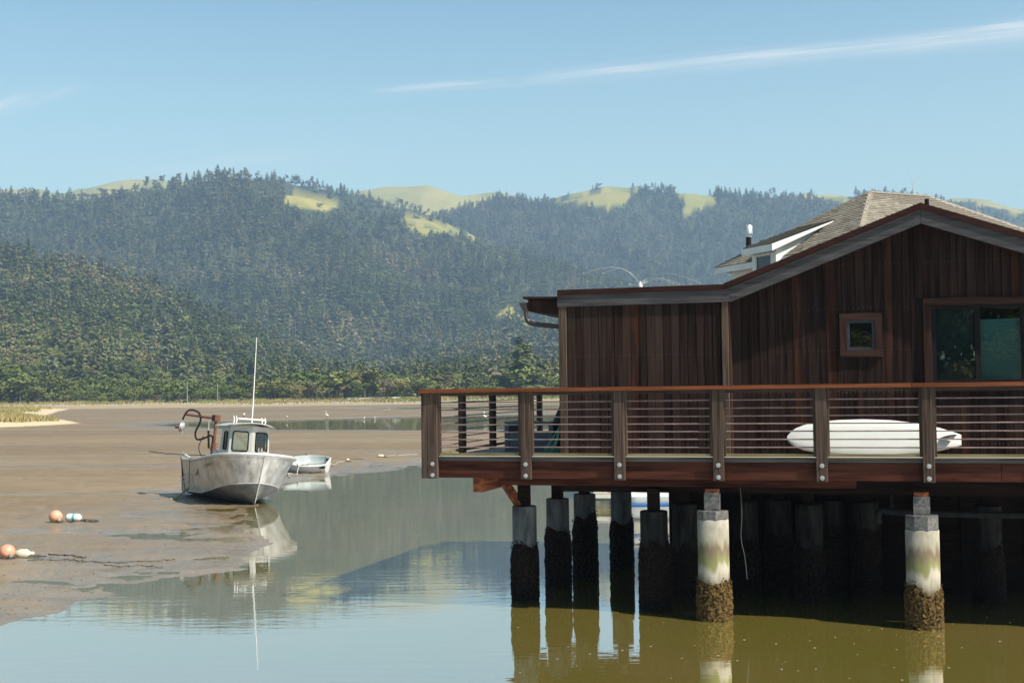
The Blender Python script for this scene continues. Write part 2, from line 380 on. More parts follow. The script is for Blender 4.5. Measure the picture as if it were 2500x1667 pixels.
# crest line of each ridge as seen, its depth in metres, where its foot begins, height allowance for the trees on it
RIDGES = [
    dict(D=900, foot=425, tree=26, c=prof([(-500, 560), (-200, 560), (0, 575), (150, 600), (350, 660), (500, 728), (650, 800), (800, 868), (900, 905), (1000, 925), (3000, 930)]), e=1.35),
    dict(D=1120, foot=440, tree=22, c=prof([(-500, 925), (600, 920), (800, 880), (950, 840), (1100, 790), (1250, 760), (1400, 752), (1600, 745), (1900, 735), (2400, 745), (3000, 760)]), e=1.3),
    dict(D=1600, foot=960, tree=11, c=prof([(-600, 430), (-200, 425), (0, 436), (100, 443), (190, 441), (280, 430), (360, 418), (430, 405), (510, 391), (570, 396), (620, 415), (665, 438), (720, 443), (790, 470), (850, 486), (915, 500), (1020, 516), (1150, 565), (1280, 602), (1450, 648), (1650, 700), (1900, 770), (2400, 860), (3000, 900)]), e=1.15),
    dict(D=1950, foot=1500, tree=9, c=prof([(-500, 700), (500, 500), (600, 402), (640, 402), (720, 416), (840, 446), (950, 472), (1010, 490), (1100, 530), (1250, 600), (1500, 700), (3000, 880)]), e=1.1),
    dict(D=2250, foot=1350, tree=9, c=prof([(-500, 760), (800, 600), (950, 510), (1020, 490), (1080, 468), (1150, 447), (1190, 448), (1240, 456), (1280, 452), (1340, 444), (1400, 432), (1440, 430), (1480, 434), (1550, 432), (1640, 436), (1750, 444), (1860, 448), (1920, 460), (2000, 470), (2200, 500), (2500, 560), (3000, 600)]), e=1.05),
    dict(D=2520, foot=2150, tree=7, c=prof([(-500, 760), (1150, 520), (1270, 448), (1330, 432), (1390, 420), (1450, 421), (1520, 428), (1600, 432), (1750, 441), (1850, 443), (1900, 444), (1960, 440), (2020, 434), (2090, 440), (2150, 452), (2210, 452), (2300, 462), (2360, 482), (2450, 500), (3000, 560)]), e=1.0),
    dict(D=2900, foot=2350, tree=0, c=prof([(-500, 430), (0, 428), (60, 426), (95, 428), (130, 436), (190, 430), (240, 417), (300, 409), (365, 403), (420, 412), (520, 430), (700, 470), (800, 442), (840, 434), (880, 427), (930, 426), (955, 423), (980, 419), (1005, 424), (1030, 433), (1060, 443), (1100, 441), (1150, 437), (1200, 446), (1290, 470), (1500, 470), (1800, 455), (1870, 437), (1910, 440), (1980, 452), (2150, 460), (2190, 449), (2260, 452), (2352, 475), (2500, 500), (3000, 560)]), e=1.0),
]
def shore_depth(px):
    return 352 + 12 * np.sin(np.asarray(px) / 170.0) + 10 * np.sin(np.asarray(px) / 61.0 + 1)
def land(x, y):
    """height of the land beyond the flats"""
    x = np.asarray(x, float); y = np.asarray(y, float)
    px = CX + F * x / y
    base = 0.34 + 0.010 * np.clip(y - 300, 0, 60) + 0.02 * np.clip(y - shore_depth(px), 0, 60) + 0.012 * np.clip(y - 420, 0, 4000)
    z = base
    for k, rd in enumerate(RIDGES):
        D = rd['D'] * (1 + 0.035 * fbm(px / 310.0, px * 0 + k * 7.7, 40 + k, 3))
        yc = np.interp(px, rd['c'][0], rd['c'][1]) + rd['tree'] * 0.9
        zc = EYE + D * (hor(px) - yc) / F
        t = np.clip((y - rd['foot']) / (D - rd['foot']), 0, None)
        front = np.clip(t, 0, 1) ** rd['e']
        gul = (fbm(x / 150.0, y / 260.0, 11 + k, 4) * 0.26 - 0.42 * np.abs(fbm(x / 210.0 + y / 900.0, y / 700.0, 71 + k, 3))) * np.sin(np.clip(t, 0, 1) * PI) ** 0.8
        zr = zc * np.where(t <= 1, front * (1 + gul), 1 - 1.2 * (t - 1) * (D - rd['foot']) / D) - (1 - np.clip(t * 6, 0, 1)) * 4
        z = np.maximum(z, np.where(t > 0, zr, -5))
    return z

# ------------------------------------------------------------------ tidal flats and water edges
SHORE = [(-60, 1545), (0, 1520), (74, 1510), (176, 1492), (190, 1474), (208, 1459), (253, 1446), (298, 1432), (342, 1422), (411, 1410), (462, 1410), (506, 1399), (563, 1390), (566, 1379), (596, 1371), (617, 1361), (608, 1346), (649, 1337), (664, 1319), (637, 1310), (590, 1303), (590, 1292), (628, 1273), (617, 1264), (600, 1250), (612, 1236), (655, 1210), (698, 1184), (732, 1176), (782, 1166), (835, 1161), (893, 1155), (952, 1149), (1032, 1140), (1140, 1128), (1300, 1108), (1500, 1090), (1800, 1072), (2600, 1060)]
def poly_w(pts): return np.array([atz(x, y, 0.0)[:2] for x, y in pts])
sh = poly_w(SHORE)
NEARW = np.vstack([sh, [[90, 60], [90, -60], [-60, -60], [-60, sh[0][1] - 8], [-16, 17.2]]])
FARW = poly_w([(390, 1036), (470, 1030), (700, 1026), (850, 1023), (1040, 1017), (1400, 1010), (1900, 1004), (1900, 1040), (1400, 1047), (1040, 1049), (620, 1049), (500, 1046)])
FARW2 = poly_w([(930, 994), (1040, 991), (1400, 987), (1800, 984), (1800, 995), (1400, 999), (1040, 999), (970, 997)])
RILL = poly_w([(120, 1362), (220, 1368), (330, 1378), (420, 1388), (480, 1398), (560, 1385)])
RILL2 = poly_w([(150, 1366), (250, 1384), (330, 1400), (430, 1406)])
SPIT = poly_w([(-700, 1064), (0, 1053), (110, 1048), (240, 1041), (150, 1030), (120, 1020), (150, 1008), (175, 1003), (120, 997), (-100, 992), (-700, 990)])
def seg_dist(P, poly, closed=True):
    best = np.full(len(P), 1e9); n = len(poly)
    for i in range(n if closed else n - 1):
        a = poly[i]; b = poly[(i + 1) % n]; ab = b - a; L = (ab ** 2).sum() + 1e-12
        t = np.clip(((P - a) @ ab) / L, 0, 1); d = P - a - t[:, None] * ab
        best = np.minimum(best, (d ** 2).sum(1))
    return np.sqrt(best)
def inside(P, poly):
    x, y = P[:, 0], P[:, 1]; c = np.zeros(len(P), bool); n = len(poly)
    for i in range(n):
        x1, y1 = poly[i]; x2, y2 = poly[(i + 1) % n]
        m = ((y1 > y) != (y2 > y)); c ^= m & (x < (x2 - x1) * (y - y1) / (y2 - y1 + 1e-12) + x1)
    return c
def sdist(P, poly): return np.where(inside(P, poly), -1, 1) * seg_dist(P, poly)
def flats(x, y):
    x = np.asarray(x, float).ravel(); y = np.asarray(y, float).ravel(); P = np.stack([x, y], 1)
    s = sdist(P, NEARW)
    lump = fbm(x * 1.1, y * 1.1, 3, 4); fine = fbm(x * 4.5, y * 4.5, 5, 3)
    sw = s + 0.55 * lump * np.clip(1.3 - np.abs(s) / 3, 0, 1) + 0.25 * fine * (np.abs(s) < 2.5)
    z = np.where(sw > 0, 0.30 * (1 - np.exp(-sw / 9.0)), np.maximum(sw * 0.06, -0.6))
    z += np.where(s > 0, 0.022 * lump * np.clip(s / 2, 0, 1) + 0.020 * fine * np.clip(s / 0.6, 0, 1) * np.clip(1.3 - s / 9, 0.12, 1), 0)
    z += np.where(s > 4, 0.05 * fbm(x / 14.0, y / 14.0, 9, 3), 0)
    z -= np.where((s > .4) & (s < 9), .42 * np.clip(fbm(x * .45, y * .9, 33, 4) - .18, 0, .3) * np.clip(1.4 - s / 7, 0, 1), 0)
    rid = np.clip(1 - np.abs(fbm(x / 2.6 + .15 * y, y / 5.5, 51, 4)) * 7, 0, 1) ** 2
    z -= np.where(s > .3, .045 * rid * np.clip(s / 2.5, 0, 1) * np.clip(1.5 - s / 30, .25, 1), 0)
    for rl, wd, dp in ((RILL, 0.85, 0.11), (RILL2, 0.5, 0.09)):
        d = seg_dist(P, rl, False) + 0.35 * np.abs(fine) + 0.25 * np.abs(lump)
        k = np.exp(-(d / wd) ** 2)
        z = np.where(s > 0, z * (1 - k) + (0.012 + 0.03 * fine) * k, z)
    for pw, sl in ((FARW, 0.016), (FARW2, 0.010)):
        sf = sdist(P, pw) + 3.0 * fbm(x / 9.0, y / 9.0, 21, 3)
        k = np.clip(sf * sl, -0.25, 0.4)
        z = np.where(s > 6, np.minimum(z, np.where(sf < 30, k, 9)), z)
    ss = -sdist(P, SPIT)
    z += np.where(ss > -1, 0.75 * (1 - np.exp(-np.clip(ss, 0, None) / 4.0)), 0) + np.where(ss > 8, 0.12 * fbm(x / 6, y / 6, 31, 3), 0)
    w = np.clip((y - 292) / 20, 0, 1)
    return z * (1 - w) + land(x, np.maximum(y, 5)) * w
def flat1(x, y): return float(flats([x], [y])[0])

def grid_sheet(name, pxs, Ys, hf, mat, **kw):
    PX, YY = np.meshgrid(pxs, Ys); X = (PX - CX) / F * YY
    Z = hf(X.ravel(), YY.ravel())
    co = np.stack([X.ravel(), YY.ravel(), Z], 1).astype(np.float32)
    nx, ny = len(pxs), len(Ys)
    i = np.arange(nx * ny).reshape(ny, nx)
    q = np.stack([i[:-1, :-1], i[:-1, 1:], i[1:, 1:], i[1:, :-1]], -1).reshape(-1, 4)
    me = bpy.data.meshes.new(name)
    me.vertices.add(len(co)); me.vertices.foreach_set('co', co.ravel())
    me.loops.add(q.size); me.loops.foreach_set('vertex_index', q.ravel().astype(np.int32))
    me.polygons.add(len(q)); me.polygons.foreach_set('loop_start', np.arange(0, q.size, 4, dtype=np.int32))
    me.polygons.foreach_set('loop_total', np.full(len(q), 4, np.int32))
    me.update(); me.validate()
    me.polygons.foreach_set('use_smooth', np.ones(len(q), bool))
    me.materials.append(mat)
    return obj(name, me, None, **kw), co

def mud_mat():
    m = bpy.data.materials.new('tidal_mud'); m.use_nodes = True; nt = m.node_tree; b = bsdf(m)
    geo = N(nt, 'ShaderNodeNewGeometry'); sp = N(nt, 'ShaderNodeSeparateXYZ'); nt.links.new(geo.outputs['Position'], sp.inputs[0])
    def nz(scale, detail=5.0, rough=0.6):
        mp = N(nt, 'ShaderNodeMapping'); mp.inputs['Scale'].default_value = scale; nt.links.new(geo.outputs['Position'], mp.inputs[0])
        n = N(nt, 'ShaderNodeTexNoise'); setin(n, Scale=1.0, Detail=detail, Roughness=rough); nt.links.new(mp.outputs[0], n.inputs['Vector']); return n.outputs[0]
    band = nz((0.012, 0.075, 0), 4.0); mid = nz((0.35, 0.8, 0.5), 5.0); fine = nz((7, 7, 7), 6.0); spot = nz((16, 16, 9), 3.0)
    cr = N(nt, 'ShaderNodeValToRGB'); e = cr.color_ramp.elements
    e[0].position, e[1].position = 0.30, 0.70; e[0].color = (0.178, 0.131, 0.085, 1); e[1].color = (0.295, 0.221, 0.136, 1)
    nt.links.new(math_(nt, 'ADD', math_(nt, 'MULTIPLY', band, 0.65), math_(nt, 'MULTIPLY', mid, 0.35)), cr.inputs[0])
    patch = nz((0.9, 1.5, 0.9), 4.0); pmx = N(nt, 'ShaderNodeMix', data_type='RGBA', blend_type='MULTIPLY'); nt.links.new(cr.outputs[0], pmx.inputs['A']); pmx.inputs['B'].default_value = (.84, .83, .84, 1)
    nt.links.new(math_(nt, 'MULTIPLY_ADD', patch, 4.5, -2.1, clamp=True), pmx.inputs['Factor'])
    # dry pale sand on the higher berms
    sand = N(nt, 'ShaderNodeMix', data_type='RGBA'); nt.links.new(pmx.outputs['Result'], sand.inputs['A']); sand.inputs['B'].default_value = (0.62, 0.50, 0.33, 1)
    nt.links.new(math_(nt, 'MULTIPLY', math_(nt, 'SUBTRACT', math_(nt, 'MULTIPLY_ADD', mid, 0.16, sp.outputs[2]), 0.44), 9.0, clamp=True), sand.inputs['Factor'])
    # small dark holes, weed crumbs and pale shell flecks
    dark = N(nt, 'ShaderNodeMix', data_type='RGBA'); nt.links.new(sand.outputs['Result'], dark.inputs['A']); dark.inputs['B'].default_value = (0.085, 0.062, 0.045, 1)
    nt.links.new(math_(nt, 'MULTIPLY', math_(nt, 'MULTIPLY_ADD', spot, 9.0, -5.9, clamp=True), 0.8), dark.inputs['Factor'])
    pale = N(nt, 'ShaderNodeMix', data_type='RGBA'); nt.links.new(dark.outputs['Result'], pale.inputs['A']); pale.inputs['B'].default_value = (0.55, 0.49, 0.40, 1)
    sp2 = nz((21, 21, 5), 2.0); nt.links.new(math_(nt, 'MULTIPLY_ADD', sp2, 18.0, -13.6, clamp=True), pale.inputs['Factor'])
    nt.links.new(pale.outputs['Result'], b.inputs['Base Color'])
    # film of water low down and in the wet bands
    low = math_(nt, 'SUBTRACT', 1.0, math_(nt, 'DIVIDE', math_(nt, 'ADD', sp.outputs[2], math_(nt, 'MULTIPLY', math_(nt, 'SUBTRACT', mid, 0.5), 0.22)), 0.15), clamp=True)
    wb = nz((0.010, 0.11, 0), 3.0)
    wet = math_(nt, 'MULTIPLY', math_(nt, 'MULTIPLY_ADD', wb, 8.0, -4.0, clamp=True), math_(nt, 'MULTIPLY_ADD', mid, 2.4, -0.65, clamp=True))
    hi = math_(nt, 'SUBTRACT', 1.0, math_(nt, 'MULTIPLY', math_(nt, 'SUBTRACT', sp.outputs[2], 0.34), 12.0, clamp=True))
    w = math_(nt, 'MULTIPLY', math_(nt, 'MAXIMUM', low, math_(nt, 'MULTIPLY', wet, 0.8)), hi)
    nt.links.new(math_(nt, 'MULTIPLY_ADD', w, -0.66, 0.80), b.inputs['Roughness'])
    nt.links.new(math_(nt, 'MULTIPLY_ADD', w, 0.88, 0.12), b.inputs['Specular IOR Level'])
    bp = N(nt, 'ShaderNodeBump'); setin(bp, Strength=0.7, Distance=0.045)
    nt.links.new(math_(nt, 'ADD', math_(nt, 'MULTIPLY', fine, 0.7), math_(nt, 'MULTIPLY', mid, 1.2)), bp.inputs['Height'])
    nt.links.new(bp.outputs[0], b.inputs['Normal'])
    return m
def pxlist(step_in, a=-260, b=2760, out=(-2600, 5100)):
    return np.concatenate([np.linspace(out[0], a, 24)[:-1], np.arange(a, b, step_in), np.linspace(b, out[1], 24)])
Ys = np.concatenate([np.geomspace(11, 70, 210)[:-1], np.geomspace(70, 312, 170)])
MUD, _ = grid_sheet('mudflat', pxlist(6), Ys, flats, mud_mat(), kind='structure')
MUD['label'] = 'brown tidal mudflat at low water with wet bands and rills'

def hill_mat():
    m = bpy.data.materials.new('hill_ground'); m.use_nodes = True; nt = m.node_tree; b = bsdf(m)
    b.inputs['Roughness'].default_value = 0.95; b.inputs['Specular IOR Level'].default_value = 0.1
    geo = N(nt, 'ShaderNodeNewGeometry')
    def nz(s, d=5.0):
        mp = N(nt, 'ShaderNodeMapping'); mp.inputs['Scale'].default_value = (s, s, s); nt.links.new(geo.outputs['Position'], mp.inputs[0])
        n = N(nt, 'ShaderNodeTexNoise'); setin(n, Scale=1.0, Detail=d); nt.links.new(mp.outputs[0], n.inputs['Vector']); return n.outputs[0]
    cr = N(nt, 'ShaderNodeValToRGB'); e = cr.color_ramp.elements
    e[0].position, e[1].position = 0.36, 0.66; e[0].color = (0.21, 0.225, 0.040, 1); e[1].color = (0.40, 0.32, 0.095, 1)
    nt.links.new(math_(nt, 'ADD', math_(nt, 'MULTIPLY', nz(0.008), 0.7), math_(nt, 'MULTIPLY', nz(0.06), 0.3)), cr.inputs[0])
    at = N(nt, 'ShaderNodeAttribute', attribute_name='wood')
    mx = N(nt, 'ShaderNodeMix', data_type='RGBA'); nt.links.new(cr.outputs[0], mx.inputs['A']); mx.inputs['B'].default_value = (0.045, 0.055, 0.022, 1)
    nt.links.new(at.outputs['Fac'], mx.inputs['Factor'])
    sp = N(nt, 'ShaderNodeSeparateXYZ'); nt.links.new(geo.outputs['Position'], sp.inputs[0])
    sd = N(nt, 'ShaderNodeMix', data_type='RGBA'); nt.links.new(mx.outputs['Result'], sd.inputs['A']); sd.inputs['B'].default_value = (.36, .275, .165, 1)
    nt.links.new(math_(nt, 'MULTIPLY_ADD', math_(nt, 'MULTIPLY_ADD', nz(.05), 26.0, sp.outputs[1]), -.08, 30.2, clamp=True), sd.inputs['Factor'])
    nt.links.new(sd.outputs['Result'], b.inputs['Base Color'])
    return m
Yh = np.concatenate([np.geomspace(308, 520, 40)[:-1], np.geomspace(520, 3700, 190)])
HPX = pxlist(10, -400, 2900)
HILLS, hco = grid_sheet('hills', HPX, Yh, land, hill_mat(), kind='structure')
HILLS['label'] = 'wooded hills with grassy balds rising behind the lagoon'

# grassy balds and clearings: outlines on the slopes
def P2(pts): return np.array(pts, float) * PXS
BALDS = [P2(p) for p in (
    [(660, 436), (700, 438), (745, 449), (800, 470), (765, 482), (708, 480), (668, 460)],
    [(912, 500), (960, 503), (1020, 514), (1065, 531), (1152, 566), (1100, 553), (1010, 532), (990, 530), (968, 543), (940, 522)],
    [(1262, 447), (1330, 441), (1400, 431), (1440, 429), (1475, 433), (1440, 452), (1412, 478), (1380, 477), (1340, 464), (1300, 468), (1268, 460)],
    [(1548, 430), (1600, 433), (1645, 436), (1634, 470), (1578, 484), (1562, 456)],
    [(1856, 436), (1905, 438), (1975, 456), (1950, 472), (1900, 464)],
    [(2170, 446), (2230, 452), (2352, 478), (2352, 500), (2300, 480), (2220, 462)], [(2280, 500), (2352, 520), (2352, 540), (2300, 520)],
    [(1128, 712), (1175, 704), (1215, 728), (1255, 745), (1200, 743), (1150, 732)],
    [(1190, 800), (1240, 808), (1280, 842), (1230, 840)])]
def bald_mask(x, y, z, only=None):
    w = np.asarray(y, float); zz = np.asarray(z, float) - EYE; xx = np.asarray(x, float)
    dd = xx * _f.x + w * _f.y + zz * _f.z
    px = CX + F * (xx * CR.x + w * CR.y + zz * CR.z) / dd; py = CY - F * (xx * CU.x + w * CU.y + zz * CU.z) / dd
    P = np.stack([px + 26 * fbm(xx / 22, w / 22, 61, 3), py + 16 * fbm(xx / 22, w / 22, 62, 3)], 1); k = np.zeros(len(P), bool)
    for i, bp in enumerate(BALDS):
        if only is None or (i >= 7) == only: k |= inside(P, bp)
    return k, px, py
bk, _, _ = bald_mask(hco[:, 0], hco[:, 1], hco[:, 2])
far = hco[:, 1] > 2640
wood = np.where(bk | far, 0.0, 1.0) * np.clip((hco[:, 1] - 395) / 40, 0, 1)
att = HILLS.data.attributes.new('wood', 'FLOAT', 'POINT'); att.data.foreach_set('value', wood.astype(np.float32))

# ------------------------------------------------------------------ water
def water_mat():
    m = bpy.data.materials.new('murky_lagoon_water'); m.use_nodes = True; nt = m.node_tree; b = bsdf(m)
    nt.nodes.remove(b)
    out = [n for n in nt.nodes if n.type == 'OUTPUT_MATERIAL'][0]
    df = N(nt, 'ShaderNodeBsdfDiffuse'); gl = N(nt, 'ShaderNodeBsdfGlossy'); gl.inputs['Roughness'].default_value = 0.015; gl.inputs['Color'].default_value = (.97, .98, 1, 1)
    fr = N(nt, 'ShaderNodeFresnel'); fr.inputs['IOR'].default_value = 1.33; mxs = N(nt, 'ShaderNodeMixShader')
    nt.links.new(math_(nt, 'MULTIPLY_ADD', fr.outputs[0], .34, .57), mxs.inputs[0]); nt.links.new(df.outputs[0], mxs.inputs[1]); nt.links.new(gl.outputs[0], mxs.inputs[2]); nt.links.new(mxs.outputs[0], out.inputs[0])
    geo = N(nt, 'ShaderNodeNewGeometry')
    def nz(scale, detail=3.0, rot=0.0):
        mp = N(nt, 'ShaderNodeMapping'); mp.inputs['Scale'].default_value = scale; mp.inputs['Rotation'].default_value = (0, 0, rot)
        nt.links.new(geo.outputs['Position'], mp.inputs[0]); n = N(nt, 'ShaderNodeTexNoise'); setin(n, Scale=1.0, Detail=detail, Roughness=0.5)
        nt.links.new(mp.outputs[0], n.inputs['Vector']); return n.outputs[0]
    cr = N(nt, 'ShaderNodeValToRGB'); e = cr.color_ramp.elements
    e[0].position, e[1].position = 0.32, 0.70; e[0].color = (0.188, 0.164, 0.028, 1); e[1].color = (0.236, 0.176, 0.052, 1)
    nt.links.new(nz((0.18, 0.18, 0.18)), cr.inputs[0]); nt.links.new(cr.outputs[0], df.inputs['Color'])
    calm = math_(nt, 'MULTIPLY_ADD', nz((0.16, 0.42, 0.2), 3.0, 0.12), 3.2, -1.1, clamp=True)
    rip = math_(nt, 'ADD', math_(nt, 'MULTIPLY', nz((1.3, 4.6, 1), 3.0, 0.15), 1.0), math_(nt, 'MULTIPLY', nz((4.5, 13, 1), 2.0, 0.05), 0.22))
    spw = N(nt, 'ShaderNodeSeparateXYZ'); nt.links.new(geo.outputs['Position'], spw.inputs[0])
    amp = math_(nt, 'ADD', math_(nt, 'MULTIPLY_ADD', calm, 0.85, 0.15), math_(nt, 'MULTIPLY', math_(nt, 'MULTIPLY_ADD', spw.outputs[1], 1 / 50, -1.6, clamp=True), 2.6))
    bp = N(nt, 'ShaderNodeBump'); setin(bp, Strength=0.075, Distance=0.035)
    nt.links.new(math_(nt, 'MULTIPLY', rip, amp), bp.inputs['Height']); nt.links.new(bp.outputs[0], gl.inputs['Normal']); nt.links.new(bp.outputs[0], fr.inputs['Normal'])
    return m
wm = MB(); wm.add([(-420, -120, 0), (420, -120, 0), (420, 330, 0), (-420, 330, 0)], [(0, 1, 2, 3)])
wm.build('water', water_mat(), label='calm murky olive lagoon water', kind='structure')

fl = MB(); rr0 = random.Random(77)
for _ in range(70):
    px, py = rr0.uniform(1150, 2480), rr0.uniform(1500, 1660); P = atz(px, py, .004); s_ = rr0.uniform(.006, .022); a = rr0.uniform(0, 3)
    fl.add([(P.x + s_ * rr0.uniform(.6, 1.4) * math.cos(a + q * 1.26), P.y + s_ * .7 * math.sin(a + q * 1.26), .004) for q in range(5)], [(0, 1, 2, 3, 4)])
fl.build('floating_flecks', pm('foam_fleck', (.55, .53, .48)), label='tiny pale flecks drifting on the water under the deck', cat='flotsam', kind='stuff')

# ================================================================== the brown house on the pier
ANG = R(-16)
HF = Frame((-1.3, 20.0, 0), ANG)
def hroot(name, label, cat, group=None): return thing(name, label, cat, HF.o, (0, 0, ANG), group)
ZD = 2.445                      # deck surface
V_SHED, V_WALL, V_FAS = 0.60, 0.90, 0.55
UL, UK, UA = 1.975, 4.72, 7.625  # left end, knee and apex of the roof edge
Z_FLAT, Z_APEX = 5.065, 6.175    # top of fascia
SL = (Z_APEX - Z_FLAT) / (UA - UK)
UR = 12.6
ZRt = Z_APEX - 0.36 * (UR - UA)
FH = 0.205                       # fascia height
def roofz(u):
    return Z_FLAT if u <= UK else (Z_FLAT + SL * (u - UK) if u <= UA else Z_APEX - 0.36 * (u - UA))
house = hroot('beach_house', 'dark brown board clad house with low gable standing on pilings', 'house')
def hp(mb, name, mat, **kw): return mb.build(name, mat, kw.pop('parent', house), **kw)
# wall boards, one by one
u = UL + 0.145
while u < UK - 0.14:
    w = RND.choice((0.125, 0.13, 0.14, 0.135)); u2 = min(u + w, UK - 0.115)
    dv = RND.uniform(0, 0.006)
    hp(MB().bbox(u, u2 - 0.006, V_SHED - dv, V_SHED + 0.025, ZD + 0.01, Z_FLAT - FH + 0.05, 0.004), 'wall_board', M_PLANK)
    u = u2
hp(MB().box(UL + 0.02, UK, V_SHED + 0.03, V_WALL + 0.3, ZD, Z_FLAT - 0.13), 'wall_core', M_TRIM)
hp(MB().bbox(UL + 0.005, UL + 0.135, V_SHED - 0.035, V_SHED + 0.10, ZD + 0.005, Z_FLAT - FH + 0.02, 0.006), 'corner_board', M_CORNER)
hp(MB().bbox(UK - 0.105, UK - 0.002, V_SHED - 0.03, V_SHED + 0.02, ZD + 0.005, Z_FLAT - FH + 0.05, 0.006), 'corner_board', M_CORNER)
hp(MB().bbox(UK - 0.02, UK + 0.02, V_SHED + 0.022, V_WALL + 0.005, ZD + 0.005, Z_FLAT - FH + 0.05, 0.004), 'return_board', M_TRIM)
# windows: openings that the boards leave free
sw = [*HF.px(2066, 782, V_WALL), *HF.px(2137, 854, V_WALL)]        # small window u0 z1 u1 z0
BW0, BWZ1 = HF.px(2272, 747, V_WALL); BWZ0 = 3.545; BW1 = 11.6
def clear(ua, ub, za, zb):
    """vertical runs of a board that stay free of the windows"""
    runs = [(za, zb)]
    for (w0, w1, z0, z1) in ((sw[0], sw[2], sw[3], sw[1]), (BW0, BW1, BWZ0, BWZ1)):
        if ub > w0 + 0.01 and ua < w1 - 0.01:
            out = []
            for a, b in runs:
                if z0 > a: out.append((a, min(z0, b)))
                if z1 < b: out.append((max(z1, a), b))
            runs = out
    return [r for r in runs if r[1] - r[0] > 0.05]
u = UK + 0.022
while u < UR - 0.5:
    w = RND.choice((0.125, 0.13, 0.14, 0.11, 0.15))
    for edge in (sw[0], sw[2], BW0):
        if u < edge - 0.03 < u + w: w = edge - u
    dv = RND.uniform(0, 0.007); a, b = u, u + w - 0.006
    for z0, z1 in clear(a, b, ZD + 0.01, min(roofz(a), roofz(b)) - 0.10):
        ta, tb = (roofz(a) - 0.10, roofz(b) - 0.10) if z1 > 4.9 else (z1, z1)
        hp(MB().prism([(a, z0), (b, z0), (b, tb), (a, ta)], V_WALL - dv, V_WALL + 0.025), 'wall_board', M_PLANK)
    u += w
nails = MB()
def nail(u, v, z): nails.add([(u - .0045, v, z - .0045), (u + .0045, v, z - .0045), (u + .0045, v, z + .0045), (u - .0045, v, z + .0045), (u, v - .003, z)], [(0, 1, 4), (1, 2, 4), (2, 3, 4), (3, 0, 4)])
for o in list(house.children):
    if not o.name.startswith('wall_board'): continue
    c_ = [v.co for v in o.data.vertices]; a, b = min(p.x for p in c_), max(p.x for p in c_); z0, z1 = min(p.z for p in c_), max(p.z for p in c_); vf = min(p.y for p in c_)
    for zz in ((2.62, 3.30, 4.05) if vf < .7 else (2.62, 3.42, 4.07, 4.72, 5.4)):
        if z0 + .05 < zz < z1 - .1:
            for q_ in (.25, .75): nail(a + (b - a) * q_, vf - .001, zz + RND.uniform(-.012, .012))
hp(nails, 'nail_heads', pm('dull_nail', (.09, .075, .068), (.17, .15, .14), (50, 50, 50), .6), kind='stuff')
ua_, ub_ = HF.px(2233, 700, V_WALL)[0], HF.px(2252, 700, V_WALL)[0]
hp(MB().bbox(ua_, ub_, V_WALL - 0.032, V_WALL - 0.008, BWZ1 + 0.13, roofz(ua_) - 0.2, 0.004), 'cover_board', M_PLANK)
# inner shell keeps the rooms dark
core = MB()
core.prism([(UK, ZD), (sw[0] - 0.03, ZD), (sw[0] - 0.03, roofz(sw[0]) - 0.14), (UK, Z_FLAT - 0.14)], V_WALL + 0.03, V_WALL + 0.08)
core.box(sw[0] - 0.03, sw[2] + 0.03, V_WALL + 0.03, V_WALL + 0.08, ZD, sw[3] - 0.02)
core.prism([(sw[0] - 0.03, sw[1] + 0.02), (sw[2] + 0.03, sw[1] + 0.02), (sw[2] + 0.03, roofz(sw[2]) - 0.14), (sw[0] - 0.03, roofz(sw[0]) - 0.14)], V_WALL + 0.03, V_WALL + 0.08)
core.prism([(sw[2] + 0.03, ZD), (BW0 - 0.02, ZD), (BW0 - 0.02, roofz(BW0) - 0.14), (sw[2] + 0.03, roofz(sw[2]) - 0.14)], V_WALL + 0.03, V_WALL + 0.08)
core.box(BW0 - 0.02, UR - 0.5, V_WALL + 0.03, V_WALL + 0.08, ZD, BWZ0 - 0.02)
core.prism([(BW0 - 0.02, BWZ1 + 0.02), (UR - 0.5, BWZ1 + 0.02), (UR - 0.5, roofz(UR - 0.5) - 0.14), (UA, Z_APEX - 0.14), (BW0 - 0.02, roofz(BW0) - 0.14)], V_WALL + 0.03, V_WALL + 0.08)
core.box(UL + 0.02, UL + 0.1, 1.25, 7.0, ZD, Z_FLAT - 0.13)
core.box(UR - 0.55, UR - 0.5, V_WALL + 0.1, 7.0, ZD, 4.5)
core.prism([(UL + 0.1, ZD), (UR - 0.55, ZD), (UR - 0.55, roofz(UR - 0.55) - 0.15), (UA, Z_APEX - 0.15), (UK, Z_FLAT - 0.15), (UL + 0.1, Z_FLAT - 0.15)], 6.95, 7.05)
hp(core, 'wall_sheathing', M_INTERIOR)
hp(MB().box(UL + 0.02, UR - 0.5, V_SHED + 0.02, 7.0, 2.20, ZD - 0.02), 'floor', M_DARKBEAM)
# roof slabs, fascia, metal edge
def slab(pts, t, v0, v1): return MB().prism([(a, b) for a, b in pts] + [(a, b - t) for a, b in reversed(pts)], v0, v1)
roof = slab([(UL + 0.01, Z_FLAT + 0.008), (UK, Z_FLAT + 0.008), (UA, Z_APEX + 0.008), (UR, ZRt + 0.008)], 0.13, V_FAS + 0.055, 7.6)
hp(roof, 'roof', M_MEMBRANE)
hp(MB().prism([(UL - 0.005, Z_FLAT), (UK - 0.02, Z_FLAT), (UK + 0.05, Z_FLAT - FH), (UL - 0.005, Z_FLAT - FH)], V_FAS, V_FAS + 0.05), 'fascia_board', M_FASCIA)
hp(MB().prism([(UK - 0.018, Z_FLAT + 0.001), (UA - 0.002, Z_APEX), (UA - 0.002, Z_APEX - FH - 0.02), (UK + 0.052, Z_FLAT - FH)], V_FAS + 0.002, V_FAS + 0.052), 'fascia_board', M_FASCIA)
